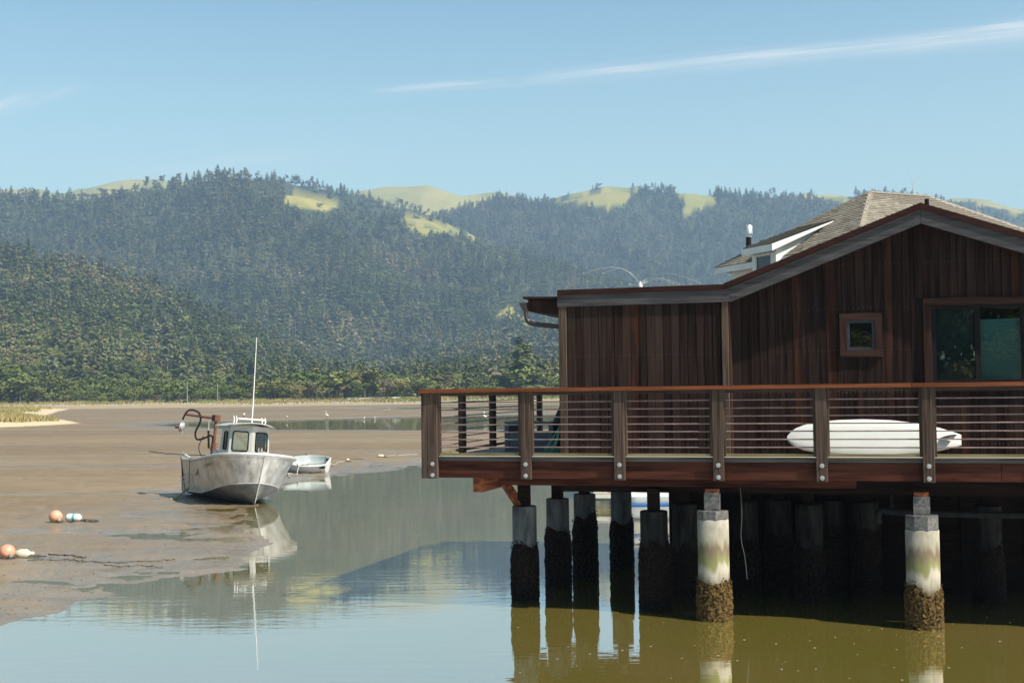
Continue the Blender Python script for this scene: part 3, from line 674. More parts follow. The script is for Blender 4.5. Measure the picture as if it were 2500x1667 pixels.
hp(MB().prism([(UA + 0.002, Z_APEX), (UR, ZRt), (UR, ZRt - FH - 0.02), (UA + 0.002, Z_APEX - FH - 0.02)], V_FAS, V_FAS + 0.05), 'fascia_board', M_FASCIA)
def flash(p, q, h0=-0.012, h1=0.072):
    return MB().prism([(p[0], p[1] + h0), (q[0], q[1] + h0), (q[0], q[1] + h1), (p[0], p[1] + h1)], V_FAS - 0.022, V_FAS + 0.3)
hp(flash((UL, Z_FLAT), (UK + 0.06, Z_FLAT)), 'edge_flashing', M_FLASH)
hp(flash((UK - 0.06, Z_FLAT - 0.005), (UA, Z_APEX), -0.01, 0.088), 'edge_flashing', M_FLASH)
hp(flash((UA, Z_APEX), (UR, ZRt), -0.012, 0.088), 'edge_flashing', M_FLASH)
e2 = MB().prism([(UK, Z_FLAT - 0.022), (UA, Z_APEX - 0.030), (UA, Z_APEX - 0.018), (UK, Z_FLAT - 0.010)], V_FAS - 0.03, V_FAS - 0.001)
hp(e2, 'drip_edge', M_FASCIA)
# left eave with gutter and downspout
ge, gz = HF.px(1290, 728, 1.1)
eave = MB().prism([(ge, gz + 0.0), (UL + 0.02, Z_FLAT - 0.02), (UL + 0.02, Z_FLAT - 0.06), (ge, gz - 0.035)], 0.75, 7.4)
hp(eave, 'eave_slab', M_FLASH)
soff = MB().prism([(ge + 0.06, gz - 0.05), (UL + 0.02, Z_FLAT - 0.065), (UL + 0.02, Z_FLAT - 0.32), (ge + 0.06, gz - 0.24)], 0.85, 7.3)
hp(soff, 'eave_rafter_box', M_TRIM)
gut = MB().prism([(ge - 0.06, gz - 0.10), (ge + 0.06, gz - 0.10), (ge + 0.06, gz - 0.22), (ge - 0.01, gz - 0.22)], 0.72, 7.4)
hp(gut, 'gutter', M_BLACKMETAL)
ds = spline([(ge + 0.035, 0.80, gz - 0.2), (ge + 0.04, 0.80, gz - 0.34), (ge + 0.10, 0.80, gz - 0.43), (ge + 0.30, 0.76, gz - 0.475), (UL + 0.03, 0.70, gz - 0.52)], 5)
hp(MB().tube(ds, 0.038, 8), 'downspout', M_BLACKMETAL)
vent = MB().lathe([(0.035, 0), (0.035, 0.13)], 12, (*[HF.px(2263, 500, 2.0)[0], 2.0], HF.px(2263, 503, 2.0)[1] - 0.02)); hp(vent, 'vent_pipe', M_BLACK)
# small window
def board_frame(root, u0, u1, z0, z1, w, v0, v1, mat, name, matv=None):
    hp(MB().bbox(u0 - w, u1 + w, v0, v1, z1, z1 + w, 0.004), name, mat, parent=root)
    hp(MB().bbox(u0 - w, u1 + w, v0, v1, z0 - w, z0, 0.004), name, mat, parent=root)
    hp(MB().bbox(u0 - w, u0, v0 + 0.002, v1, z0, z1, 0.004), name, matv or mat, parent=root)
    hp(MB().bbox(u1, u1 + w, v0 + 0.002, v1, z0, z1, 0.004), name, matv or mat, parent=root)
win = hp(MB().box(sw[0], sw[2], V_WALL + 0.30, V_WALL + 0.32, sw[3], sw[1]), 'small_window', M_INTERIOR)
board_frame(win, sw[0], sw[2], sw[3], sw[1], 0.105, V_WALL - 0.055, V_WALL - 0.012, M_TRIMH, 'window_trim', M_TRIM)
board_frame(win, sw[0] + 0.045, sw[2] - 0.045, sw[3] + 0.045, sw[1] - 0.045, 0.045, V_WALL - 0.03, V_WALL + 0.06, M_WFRAME, 'window_frame')
hp(MB().box(sw[0] + 0.04, sw[2] - 0.04, V_WALL + 0.02, V_WALL + 0.026, sw[3] + 0.04, sw[1] - 0.04), 'pane', M_GLASS, parent=win)
# big sliding window
bw = hp(MB().box(BW0, BW1, V_WALL + 0.9, V_WALL + 0.92, BWZ0, BWZ1), 'sliding_window', M_INTERIOR)
hp(MB().bbox(BW0 - 0.115, BW1, V_WALL - 0.055, V_WALL - 0.012, BWZ1, BWZ1 + 0.115, 0.004), 'window_trim', M_TRIMH, parent=bw)
hp(MB().bbox(BW0 - 0.115, BW0, V_WALL - 0.052, V_WALL - 0.012, BWZ0 - 0.1, BWZ1, 0.004), 'window_trim', M_TRIM, parent=bw)
hp(MB().bbox(BW0 - 0.05, BW1, V_WALL - 0.055, V_WALL - 0.012, BWZ0 - 0.125, BWZ0, 0.004), 'window_sill', M_TRIMH, parent=bw)
b1, b2 = HF.px(2381, 850, V_WALL)[0], HF.px(2394, 850, V_WALL)[0]; b3 = HF.px(2494, 850, V_WALL)[0]
fr = MB().box(BW0, BW1, V_WALL - 0.03, V_WALL + 0.06, BWZ1 - 0.05, BWZ1)
fr.box(BW0, BW1, V_WALL - 0.03, V_WALL + 0.06, BWZ0, BWZ0 + 0.05).box(BW0, BW0 + 0.065, V_WALL - 0.03, V_WALL + 0.06, BWZ0 + 0.05, BWZ1 - 0.05)
fr.box(b1, b2, V_WALL - 0.03, V_WALL + 0.06, BWZ0 + 0.05, BWZ1 - 0.05).box(b3, b3 + 0.09, V_WALL - 0.03, V_WALL + 0.06, BWZ0 + 0.05, BWZ1 - 0.05)
hp(fr, 'window_frame', M_WFRAMED, parent=bw)
for a, b in ((BW0 + 0.06, b1 + 0.01), (b2 - 0.01, b3 + 0.01), (b3 + 0.08, BW1)):
    hp(MB().box(a, b, V_WALL + 0.02, V_WALL + 0.026, BWZ0 + 0.04, BWZ1 - 0.04), 'pane', M_GLASS, parent=bw)
hp(MB().box(b2, b3 + 0.05, V_WALL + 0.08, V_WALL + 0.09, BWZ0 + 0.02, BWZ1 - 0.22), 'roller_blind', M_BLIND, parent=bw)
hp(MB().box(BW0 + .05, b1, V_WALL + 0.10, V_WALL + 0.11, BWZ0 + 0.02, BWZ1 - 0.05), 'roller_blind', pm('dark_blind', (.022, .042, .044), (.03, .054, .056), (1, 60, 60), .8), parent=bw)

# ================================================================== deck with railing
deck = hroot('deck', 'narrow timber deck with red brown cap rail and metal rods round the house', 'deck')
def dp(mb, name, mat, **kw): return mb.build(name, mat, kw.pop('parent', deck), **kw)
SIDE = 7.0
v = 0.055; i = 0
while v < SIDE:
    u1 = 12.3 if v < 0.62 else UL + 0.3
    if v + 0.135 > V_SHED and v < V_SHED: u1 = 12.3
    dp(MB().bbox(0.03, u1, v, v + 0.133, ZD - 0.038, ZD + RND.uniform(-0.002, 0.002), 0.004), 'deck_board', M_DECK); v += 0.14
dp(MB().bbox(0.0, 12.3, -0.012, 0.05, ZD - 0.055, ZD - 0.008, 0.004), 'edge_board', M_EDGE)
dp(MB().bbox(-0.012, 0.028, 0.055, SIDE, ZD - 0.055, ZD - 0.008, 0.004), 'edge_board', M_EDGE)
ZB = 2.12
for a, b in ((0.01, 3.1), (3.104, 6.2), (6.204, 8.6), (8.604, 12.3)):
    dp(MB().bbox(a, b, 0.0, 0.05, ZB, ZD - 0.058, 0.005), 'rim_beam', M_BEAM)
dp(MB().bbox(0.0, 0.05, 0.052, SIDE, ZB, ZD - 0.058, 0.005), 'rim_beam', M_BEAMV)
for k in range(30):                      # joists
    u = 0.35 + k * 0.41
    dp(MB().box(u, u + 0.045, 0.06, SIDE if u < UL else 2.6, ZB + 0.03, ZD - 0.05), 'joist', M_DARKBEAM)
# beams below
b_u, _ = HF.px(1167, 1180, 0.28)
dp(MB().bbox(b_u - 0.085, b_u + 0.085, 0.28, 7.0, ZB - 0.25, ZB - 0.004, 0.006), 'support_beam', M_BEAMV)
sb = dp(MB().bbox(HF.px(1222, 1170, 0.35)[0], 6.6, 0.32, 0.42, ZB - 0.135, ZB - 0.006, 0.005), 'support_beam', M_BEAM)
dp(MB().bbox(6.62, 12.3, 0.36, 0.48, ZB - 0.16, ZB - 0.006, 0.005), 'support_beam', M_DARKBEAM)
dp(MB().bbox(HF.px(1376, 1180, 0.9)[0], 12.3, 0.82, 0.98, ZB - 0.27, ZB - 0.04, 0.006), 'support_beam', M_DARKBEAM)
for vv in (2.6, 4.2, 5.8): dp(MB().box(1.0, 12.3, vv, vv + 0.16, ZB - 0.25, ZB + 0.02), 'support_beam', M_DARKBEAM)
# railing
def bolt_mb(x, y, z):
    b = MB(); b.add([], [])
    p = [(0.033, 0), (0.033, -0.006)]
    def ring(r, yy, n): return [(x + r * math.cos(2 * PI * j / n), y + yy, z + r * math.sin(2 * PI * j / n)) for j in range(n)]
    n = 12
    a0, a1 = ring(0.036, 0.002, n), ring(0.034, -0.007, n)
    b.add(a0 + a1, [(j, (j + 1) % n, n + (j + 1) % n, n + j) for j in range(n)] + [tuple(range(n, 2 * n))])
    h0, h1 = ring(0.021, -0.007, 6), ring(0.019, -0.024, 6)
    b.add(h0 + h1, [(j, (j + 1) % 6, 6 + (j + 1) % 6, 6 + j) for j in range(6)] + [tuple(range(6, 12))])
    return b
CAPZ0, CAPZ1 = 3.49, 3.55
POSTS = [HF.px(px, 1060, -0.09)[0] for px in (1055, 1282, 1511, 1752, 2005, 2266)] + [9.25, 10.8, 12.3]
RODZ = [3.328, 3.207, 3.088, 2.970, 2.852, 2.733, 2.612]
for k, u in enumerate(POSTS):
    hw = 0.083
    po = dp(MB().bbox(u - hw, u + hw, -0.09, -0.003, ZB - 0.01, CAPZ0 - 0.002, 0.007), 'post', M_POST)
    for zz in (ZB + 0.045, ZB + 0.225):
        bolt_mb(u, -0.09, zz).build('bolt', M_BOLT, po)
    for sgn in (-1, 1):
        if k == 0 and sgn < 0: continue
        a, b = sorted((u + sgn * (hw - 0.004), u + sgn * (hw + 0.036)))
        MB().bbox(a, b, -0.062, 0.03, ZD + 0.028, CAPZ0 - 0.004, 0.004).build('cleat', M_POST, po)
cr = dp(MB().bbox(-0.125, -0.02, -0.085, 0.09, ZB - 0.008, CAPZ0 - 0.003, 0.006), 'post', M_POST)  # return of the corner post
cr.location.x = POSTS[0] - 0.083 + 0.018
us = POSTS[0] - 0.225
for a, b in ((us, 3.75), (3.752, 7.4), (7.402, 12.4)):
    dp(MB().bbox(a, b, -0.135, 0.06, CAPZ0, CAPZ1, 0.006), 'rail_cap', M_CAP)
for k in range(len(POSTS) - 1):
    a, b = POSTS[k] + 0.119, POSTS[k + 1] - 0.119
    dp(MB().box(a - 0.03, b + 0.03, -0.045, 0.0, CAPZ0 - 0.052, CAPZ0 - 0.003), 'sub_rail', M_SUBRAIL)
    dp(MB().bbox(a - 0.06, b + 0.06, -0.058, 0.03, ZD + 0.032, ZD + 0.07, 0.004), 'bottom_rail', M_BOTRAIL)
    for z in RODZ:
        dp(MB().tube([(a - 0.01, -0.015, z), (b + 0.01, -0.015, z + RND.uniform(-0.003, 0.003))], 0.0105, 7), 'rail_rod', M_ROD)
# side railing running back
SP = [1.62, 3.45, 5.55, 6.95]
u0 = POSTS[0] - 0.05
for k, v in enumerate(SP):
    po = dp(MB().bbox(u0 - 0.05, u0 + 0.045, v - 0.085, v + 0.085, ZB - 0.01, CAPZ0 - 0.002, 0.006), 'post', M_POST)
dp(MB().bbox(u0 - 0.10, u0 + 0.08, 0.062, SIDE + 0.1, CAPZ0, CAPZ1, 0.006), 'rail_cap', M_CAP)
vs_ = [0.10] + SP
for k in range(len(vs_) - 1):
    a, b = vs_[k] + 0.085, vs_[k + 1] - 0.085
    dp(MB().box(u0 - 0.03, u0 + 0.03, a, b, CAPZ0 - 0.052, CAPZ0 - 0.003), 'sub_rail', M_SUBRAIL)
    dp(MB().bbox(u0 - 0.045, u0 + 0.045, a, b, ZD + 0.032, ZD + 0.07, 0.004), 'bottom_rail', M_BOTRAIL)
    for z in RODZ: dp(MB().tube([(u0, a - 0.01, z), (u0, b + 0.01, z)], 0.0105, 7), 'rail_rod', M_ROD)

# ================================================================== pilings
def piling_mat():
    m = pm('piling_concrete', (0.27, 0.245, 0.20), (0.50, 0.46, 0.38), (5, 5, 2.2), 0.8, 0.35, (30, 30, 20), bdist=0.006)
    nt = m.node_tree; b = bsdf(m); old = b.inputs['Base Color'].links[0].from_socket
    tc = N(nt, 'ShaderNodeTexCoord'); sp = N(nt, 'ShaderNodeSeparateXYZ'); nt.links.new(tc.outputs['Object'], sp.inputs[0])
    mp = N(nt, 'ShaderNodeMapping'); mp.inputs['Scale'].default_value = (7, 7, 2.0); nt.links.new(tc.outputs['Object'], mp.inputs[0])
    nz = N(nt, 'ShaderNodeTexNoise'); setin(nz, Scale=1.0, Detail=5.0); nt.links.new(mp.outputs[0], nz.inputs['Vector'])
    h = math_(nt, 'MULTIPLY_ADD', math_(nt, 'SUBTRACT', nz.outputs[0], 0.5), 0.55, sp.outputs[2])
    cr = N(nt, 'ShaderNodeValToRGB'); r = cr.color_ramp; r.interpolation = 'EASE'
    r.elements[0].position = 0.30; r.elements[0].color = (0.10, 0.075, 0.04, 1)
    r.elements[1].position = 0.92; r.elements[1].color = (0, 0, 0, 0)
    for p, c in ((0.48, (0.42, 0.38, 0.30, 1)), (0.56, (0.20, 0.20, 0.07, 0.9)), (0.66, (0.14, 0.10, 0.055, 0.85)), (0.78, (0.30, 0.27, 0.19, 0.45))):
        e = r.elements.new(p); e.color = c
    nt.links.new(math_(nt, 'DIVIDE', h, 1.6), cr.inputs[0])
    mx = N(nt, 'ShaderNodeMix', data_type='RGBA'); nt.links.new(cr.outputs['Alpha'], mx.inputs['Factor']); nt.links.new(old, mx.inputs['A']); nt.links.new(cr.outputs['Color'], mx.inputs['B'])
    nt.links.new(mx.outputs['Result'], b.inputs['Base Color'])
    return m
M_PILE = piling_mat()
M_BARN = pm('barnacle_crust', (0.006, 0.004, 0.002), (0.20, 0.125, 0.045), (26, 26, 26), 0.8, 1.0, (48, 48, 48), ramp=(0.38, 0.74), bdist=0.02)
def barnacles(r, seed, zt=0.62):
    """crust of barnacles and mussels: bumpy sleeve with many little cones"""
    rr = random.Random(seed); mb = MB(); n, k = 56, 34
    off = [rr.uniform(-0.10, 0.12) for _ in range(9)]
    def top(j): 
        a = j / n * 9; i = int(a) % 9; t = a - int(a); return zt + off[i] * (1 - t) + off[(i + 1) % 9] * t
    jj, ii = np.meshgrid(np.arange(n), np.arange(k + 1)); ph = vnoise(jj * 0.9, ii * 0.9, seed)
    vs = []
    for i in range(k + 1):
        for j in range(n):
            zz = -0.35 + (top(j) + 0.35) * i / k
            e = 1 - max(0, (i / k - 0.86) / 0.14)
            q = r + 0.004 + (0.012 + 0.034 * ph[i, j] + rr.uniform(-0.006, 0.006)) * e
            vs.append((q * math.cos(2 * PI * j / n), q * math.sin(2 * PI * j / n), zz))
    mb.add(vs, [(i * n + j, i * n + (j + 1) % n, (i + 1) * n + (j + 1) % n, (i + 1) * n + j) for i in range(k) for j in range(n)])
    for _ in range(420):
        a = rr.uniform(0, 2 * PI); z = rr.uniform(-0.1, top(int(a / 2 / PI * n)) + 0.05); s = rr.uniform(0.008, 0.02); q = r + 0.02
        c = Vector((q * math.cos(a), q * math.sin(a), z)); o = Vector((math.cos(a), math.sin(a), rr.uniform(-.3, .3))).normalized()
        e1 = o.cross(Vector((0, 0, 1))).normalized(); e2 = o.cross(e1)
        base = [c + (e1 * math.cos(t * PI / 2) + e2 * math.sin(t * PI / 2)) * s for t in range(4)]
        mb.add(base + [c + o * s * 1.3], [(0, 1, 4), (1, 2, 4), (2, 3, 4), (3, 0, 4)])
    return mb
M_PILED = pm('stained_and_shaded_piling', (.010, .0095, .009), (.045, .042, .038), (9, 9, 1.6), .8, .4, (30, 30, 20), bdist=.006)  # dark stained concrete, with the shade under the deck painted in as well
M_PILEM = pm('shade_darkened_piling', (.050, .055, .062), (.13, .135, .138), (7, 7, 2.0), .8, .4, (30, 30, 20), bdist=.006)  # darker copy of the piling concrete, under-deck shade put into its colour
M_CRUST_SHADE = pm('shade_darkened_crust', (.003, .002, .002), (.050, .032, .022), (26, 26, 26), .7, 1.0, (48, 48, 48), ramp=(.40, .80), bdist=.02)  # blacker copy of the crust for unlit pilings, shade painted into the colour
def piling(u, v, r, ztop, label, post=(0.09, 0.09), cap=None, top=None, seed=1, lit=False):
    P = HF.w(u, v, 0)
    root = thing('piling', label, 'piling', P, (0, 0, ANG), 'concrete pilings under the deck')
    mb = MB().lathe([(r, -0.8), (r, ztop - 0.012), (r - 0.012, ztop), (0.0, ztop)], 28)
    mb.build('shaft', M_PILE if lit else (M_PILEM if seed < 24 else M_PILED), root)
    barnacles(r, seed, 0.56 if lit else 0.86 + .07 * (seed * 7 % 5)).build('barnacle_crust' if lit else 'shaded_crust', M_BARN if lit else M_CRUST_SHADE, root, kind='stuff')
    zt = top or (ZB - 0.20)
    if cap:
        c = MB()
        for j in range(1): c.add([(1.02 * r * math.cos(2 * PI * q / 8 + .3), 1.02 * r * math.sin(2 * PI * q / 8 + .3), ztop + z) for z in (0.002, cap) for q in range(8)],
                                 [tuple(range(7, -1, -1)), tuple(range(8, 16))] + [(q, (q + 1) % 8, 8 + (q + 1) % 8, 8 + q) for q in range(8)])
        c.build('cap_block', M_STEEL, root)
        br = MB().box(-0.115, 0.115, -0.105, -0.095, ztop + cap, ztop + cap + 0.27).box(0.105, 0.115, -0.095, 0.09, ztop + cap, ztop + cap + 0.25)
        br.build('bracket', M_STEEL, root)
        MB().box(-0.10, 0.10, -0.09, 0.09, ztop + cap + 0.02, zt).build('wood_post', M_BEAMV, root)
    else:
        MB().box(-post[0], post[0], -post[1], post[1], ztop - 0.01, zt).build('wood_post', M_DARKBEAM, root)
    return root
def pil_at(px, ztop, y, v=None):
    """plan position of a piling whose top shows at the pixel"""
    q = HF.loc(atz(px, y, ztop)); return q.x, q.y
PILES = [
    (1280, 1234, 0.205, 1.57, 'leftmost concrete piling, at the deck corner with a diagonal wooden brace'),
    (1361, 1216, 0.205, 1.57, 'second concrete piling from the left under the deck'),
    (1427, 1205, 0.205, 1.57, 'third concrete piling from the left under the deck'),
    (1516, 1190, 0.205, 1.57, 'fourth concrete piling from the left, in front of the white dock'),
    (1596, 1246, 0.22, 1.57, 'dark piling with pale streaks at its top, left of the first sunlit piling'),
    (1670, 1229, 0.21, 1.57, 'dark piling directly left of the sunlit piling'),
]
for k, (px, py, r, zt, lab) in enumerate(PILES):
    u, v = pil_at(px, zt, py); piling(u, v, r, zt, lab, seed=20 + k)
    if k == 0: BR = (u, v)
u7 = HF.px(1741, 1300, 0.10)[0]; u8 = HF.px(2252, 1330, 0.10)[0]
piling(u7, 0.10, 0.238, 1.52, 'sunlit barnacled piling in the middle with white concrete top', cap=0.13, seed=41, top=ZB - 0.14, lit=True)
piling(u8, 0.10, 0.238, 1.42, 'sunlit barnacled piling nearest the right edge, streaked with green algae', cap=0.21, seed=42, top=ZB - 0.16, lit=True)
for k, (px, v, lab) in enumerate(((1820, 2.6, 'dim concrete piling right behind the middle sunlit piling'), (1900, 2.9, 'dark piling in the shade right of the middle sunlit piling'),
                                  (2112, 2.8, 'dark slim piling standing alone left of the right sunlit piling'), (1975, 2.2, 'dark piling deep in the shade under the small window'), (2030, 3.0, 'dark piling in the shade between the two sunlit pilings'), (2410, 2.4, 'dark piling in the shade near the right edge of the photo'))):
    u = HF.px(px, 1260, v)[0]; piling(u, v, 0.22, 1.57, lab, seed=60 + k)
dp(MB().tube([(BR[0] - 0.42, BR[1] - 0.05, ZB - 0.02), (BR[0] - 0.06, BR[1] - 0.05, 1.57)], 0.085, 4, smooth=False), 'brace', M_BEAMV)
# plank wall added behind the pilings to block light and darken the under-deck
bk = hroot('bulkhead', 'dark timber bulkhead deep in the shade under the house', 'retaining wall')
u = 3.3
while u < 12.3:
    px = proj(HF.w(u + .1, 3.5, 1.2))[0]
    if px > 1640:
        MB().box(u - .02, u + .22, 3.5 + .03 * (int(u / .2 + .5) % 2), 3.58, -0.6, ZB + .2).build('wall_plank', M_DARKBEAM, bk)
    u += 0.20
pipe = hroot('drain_pipe', 'black drain pipe bending down beside the right sunlit piling', 'pipe')
pv = 1.4; q0 = HF.px(2143, 1262, pv); q1 = HF.px(2150, 1246, pv); q2 = HF.px(2240, 1252, pv)
MB().tube(spline([(q0[0], pv, q0[1] - 0.06), (q0[0], pv, q0[1]), (q1[0] + 0.03, pv, q1[1]), (q2[0], pv, q2[1]), (q2[0] + 4, pv, q2[1] - 0.02)], 5), 0.055, 10).build('pipe_run', M_BLACK, pipe)
MB().lathe([(0.065, 0), (0.065, 0.05)], 12, (q0[0], pv, q0[1] - 0.1)).build('coupling', M_BLACK, pipe)
MB().box(q0[0] + .2, q0[0] + .24, pv - .02, pv + .02, q1[1], ZB).build('hanger', M_BLACK, pipe)
wire = obj('hanging_wire', MB().tube(spline([HF.w(*p) for p in [(u7 + 0.42, 0.12, 2.0), (u7 + 0.44, 0.1, 1.6), (u7 + 0.42, 0.1, 1.25), (u7 + 0.47, 0.1, 0.95), (u7 + 0.5, 0.1, 0.62)]], 5), 0.003, 5).mesh('hanging_wire', pm('pale_wire', (0.16, 0.15, 0.14))), None, 'thin pale wire dangling beside the middle sunlit piling', 'wire')

# ================================================================== things on the deck and roof
M_SURF = pm('surfboard_resin', (0.74, 0.75, 0.70), (0.80, 0.80, 0.76), (2, 2, 2), 0.32)
def surfboard():
    ua, ub = HF.px(1922, 1070, 0.72)[0], HF.px(2347, 1075, 0.72)[0]; L = ub - ua
    root = thing('surfboard', 'white surfboard lying on its edge against the house wall', 'surfboard', HF.w(ua, 0.62, ZD + 0.012), (0, 0, ANG))
    n, k = 40, 10; vs = []
    for i in range(n + 1):
        t = i / n
        hw = float(np.interp(t, [0, .02, .05, .1, .18, .3, .45, .6, .75, .88, .96, 1], [.03, .10, .155, .205, .25, .285, .30, .29, .25, .18, .12, .085]))
        th = 0.036 * min(1, 0.25 + 4 * min(t, 1 - t))
        rock = 0.05 * (2 * t - 1) ** 4
        for j in range(k):
            a = 2 * PI * j / k
            y = th * math.copysign(abs(math.sin(a)) ** 0.7, math.sin(a)); w = hw * math.copysign(abs(math.cos(a)) ** 0.6, math.cos(a))
            vs.append((t * L, y + rock, w))
    M = Matrix.Translation((0, 0.06, 0.285)) @ Matrix.Rotation(R(-20), 4, 'X') @ Matrix.Rotation(R(0.9), 4, 'Y')
    vs = [M @ Vector(p) for p in vs]
    mb = MB().add(vs, [(i * k + j, (i + 1) * k + j, (i + 1) * k + (j + 1) % k, i * k + (j + 1) % k) for i in range(n) for j in range(k)], True)
    mb.add(vs[:k], [tuple(range(k))]); mb.add(vs[-k:], [tuple(range(k - 1, -1, -1))])
    mb.build('board', M_SURF, root)
    fin = [(2.28, 0.02), (2.47, 0.02), (2.50, -0.10), (2.52, -0.19), (2.44, -0.16), (2.35, -0.08)]
    fs = MB(); pts = [M @ Vector((p[0] * L / 2.6, p[1] - 0.03, 0.008)) for p in fin] + [M @ Vector((p[0] * L / 2.6, p[1] - 0.03, -0.008)) for p in fin]; nn = len(fin)
    fs.add(pts, [tuple(range(nn)), tuple(range(2 * nn - 1, nn - 1, -1))] + [(i, i + nn, (i + 1) % nn + nn, (i + 1) % nn) for i in range(nn)])
    fs.build('fin', pm('fin_plastic', (0.10, 0.10, 0.11), (0.2, 0.2, 0.2), (4, 4, 4), 0.4), root)
surfboard()
M_BENCH = pm('blue_grey_resin', (0.085, 0.115, 0.15), (0.13, 0.165, 0.21), (3, 3, 3), 0.6)
bu0, bu1 = HF.px(1232, 1080, 2.0)[0], HF.px(1352, 1080, 2.0)[0]
bench = hroot('deck_box', 'blue grey resin storage bench on the deck behind the railing', 'storage bench')
MB().box(bu0, bu1, 2.0, 2.6, ZD + 0.005, ZD + 0.30).build('box_body', M_BENCH, bench)
for a in (bu0, bu1 - 0.09): MB().bbox(a, a + 0.09, 1.985, 2.66, ZD + 0.004, ZD + 0.52, 0.01).build('side_panel', M_BENCH, bench)
MB().bbox(bu0 + 0.09, bu1 - 0.09, 1.99, 2.05, ZD + 0.46, ZD + 0.52, 0.008).build('front_rail', M_BENCH, bench)
MB().bbox(bu0 + 0.09, bu1 - 0.09, 2.0, 2.6, ZD + 0.30, ZD + 0.34, 0.008).build('seat', M_BENCH, bench)
M_UMB = pm('dark_canvas', (0.016, 0.015, 0.022), (0.03, 0.028, 0.036), (5, 5, 5), 0.9)
um = hroot('folded_umbrella', 'folded black patio umbrella leaning at the house corner', 'umbrella')
ux0, uz0 = HF.px(1330, 1085, 2.3); ux1, uz1 = HF.px(1372, 968, 2.3)
MB().tube([(ux0, 2.8, uz0 + .05), (ux0 * .8 + ux1 * .2, 2.8, uz0 * .8 + uz1 * .2), (ux0 * .3 + ux1 * .7, 2.8, uz0 * .3 + uz1 * .7), (ux1 + .02, 2.8, uz1)], [0.07, 0.13, 0.10, 0.03], 9).build('canopy', M_UMB, um)
MB().tube([(ux0 - .12, 2.8, ZD + 0.01), (ux1 + .05, 2.8, uz1 + 0.1)], 0.02, 8).build('pole', M_BLACK, um)
M_HOSE = pm('green_hose', (0.015, 0.20, 0.13), (0.03, 0.30, 0.20), (8, 8, 8), 0.4)
hose = hroot('garden_hose', 'green garden hose hanging in loops at the house corner', 'hose')
hu, hz = UL - 0.03, 2.93
for k in range(7):
    w = 0.07 + 0.035 * k; d = 0.36 + 0.035 * (k % 4); o = -0.05 - 0.035 * k
    pts = [(hu - 0.02, 0.75 + 0.012 * k, hz), (hu + o * 0.6, 0.75 + 0.012 * k, hz - d * 0.5), (hu + o - 0.03, 0.73 + 0.012 * k, hz - d), (hu + o + w * 0.5, 0.72 + 0.012 * k, hz - d - 0.04), (hu + o + w, 0.74 + 0.012 * k, hz - d * 0.75), (hu, 0.76 + 0.012 * k, hz - 0.02)]
    MB().tube(spline(pts, 6), 0.0095, 6).build('loop', M_HOSE, hose)
# springy bird deterrents on the roofs
M_WIRE = pm('fine_steel_wire', (0.55, 0.55, 0.55), (0.7, 0.7, 0.7), (5, 5, 5), 0.5)
def deterrent(base_px, tips, v, label):
    bu, bz = HF.px(*base_px, v); root = hroot('bird_deterrent', label, 'bird deterrent', 'whirling wire bird deterrents')
    MB().lathe([(0.05, -0.03), (0.05, 0.01), (0.02, 0.05), (0.02, 0.08)], 10, (bu, v, bz)).build('hub', M_WIRE, root)
    for k, pl in enumerate(tips):
        pts = [(bu, v, bz + 0.03)] + [(*[HF.px(x, y, v + 0.1 * k)[0], v + 0.1 * k], HF.px(x, y, v + 0.1 * k)[1]) for x, y in pl]
        s = spline(pts, 5); MB().tube(s, 0.0034, 4).build('arm', M_WIRE, root)
        e = Vector(s[-1]); MB().lathe([(0.0, -0.012), (0.009, -0.007), (0.009, 0.007), (0, 0.012)], 8, e).build('tip', M_WIRE, root)
S3 = lambda x, y: (1250 + x / 3.618, 430 + y / 3.618)
deterrent(S3(1130, 968), [[S3(1080, 890), S3(1000, 830), S3(900, 805), S3(770, 820), S3(628, 860)], [S3(1060, 870), S3(980, 822), S3(915, 820), S3(803, 862)], [S3(1180, 940), S3(1260, 912), S3(1340, 915), S3(1430, 950)], [S3(1175, 935), S3(1240, 905), S3(1350, 905), S3(1480, 955)], [S3(1170, 920), S3(1260, 875), S3(1380, 860), S3(1520, 890), S3(1660, 945)], [S3(1090, 960), S3(1035, 957)]], 3.0,
          'wire bird deterrent with long drooping arms on the flat roof')

# ================================================================== shingled house behind
A_ = atY(2122, 469, 38.0); TP = 0.62
BH = Frame((A_.x, A_.y, 0), R(24)); ZR = A_.z
LR = BH.px(2264, 474, 0)[0]
def ray_plane(x, y, P, n):
    d = ray(x, y); return BH.loc(CAM + d * (n.dot(Vector(P) - CAM) / n.dot(d)))
best = min(((proj(BH.w(-a, a, ZR - TP * a))[0] - 1747) ** 2, a) for a in [3 + 0.05 * i for i in range(90)])
EA = best[1]; EZ = ZR - TP * EA
bh = thing('shingled_house', 'neighbouring house with grey brown shingled hip roof and white dormer', 'house', (BH.o.x, BH.o.y, 0), (0, 0, R(24)))
def bp_(mb, name, mat, **kw): return mb.build(name, mat, kw.pop('parent', bh), **kw)
M_UNDER = pm('roof_underlay', (0.10, 0.085, 0.07), (0.14, 0.12, 0.10), (6, 6, 6), 0.9)
M_SHING = pm('asphalt_shingle', (0.20, 0.17, 0.135), (0.34, 0.30, 0.245), (14, 14, 14), 0.9, 0.5, (60, 60, 60), var=0.26, bdist=0.004)
c = [(0, 0, ZR), (LR, 0, ZR), (-EA, -EA, EZ), (LR + EA, -EA, EZ), (LR + EA, EA, EZ), (-EA, EA, EZ)]
cl = [(x, y, z - 0.14) for x, y, z in c]
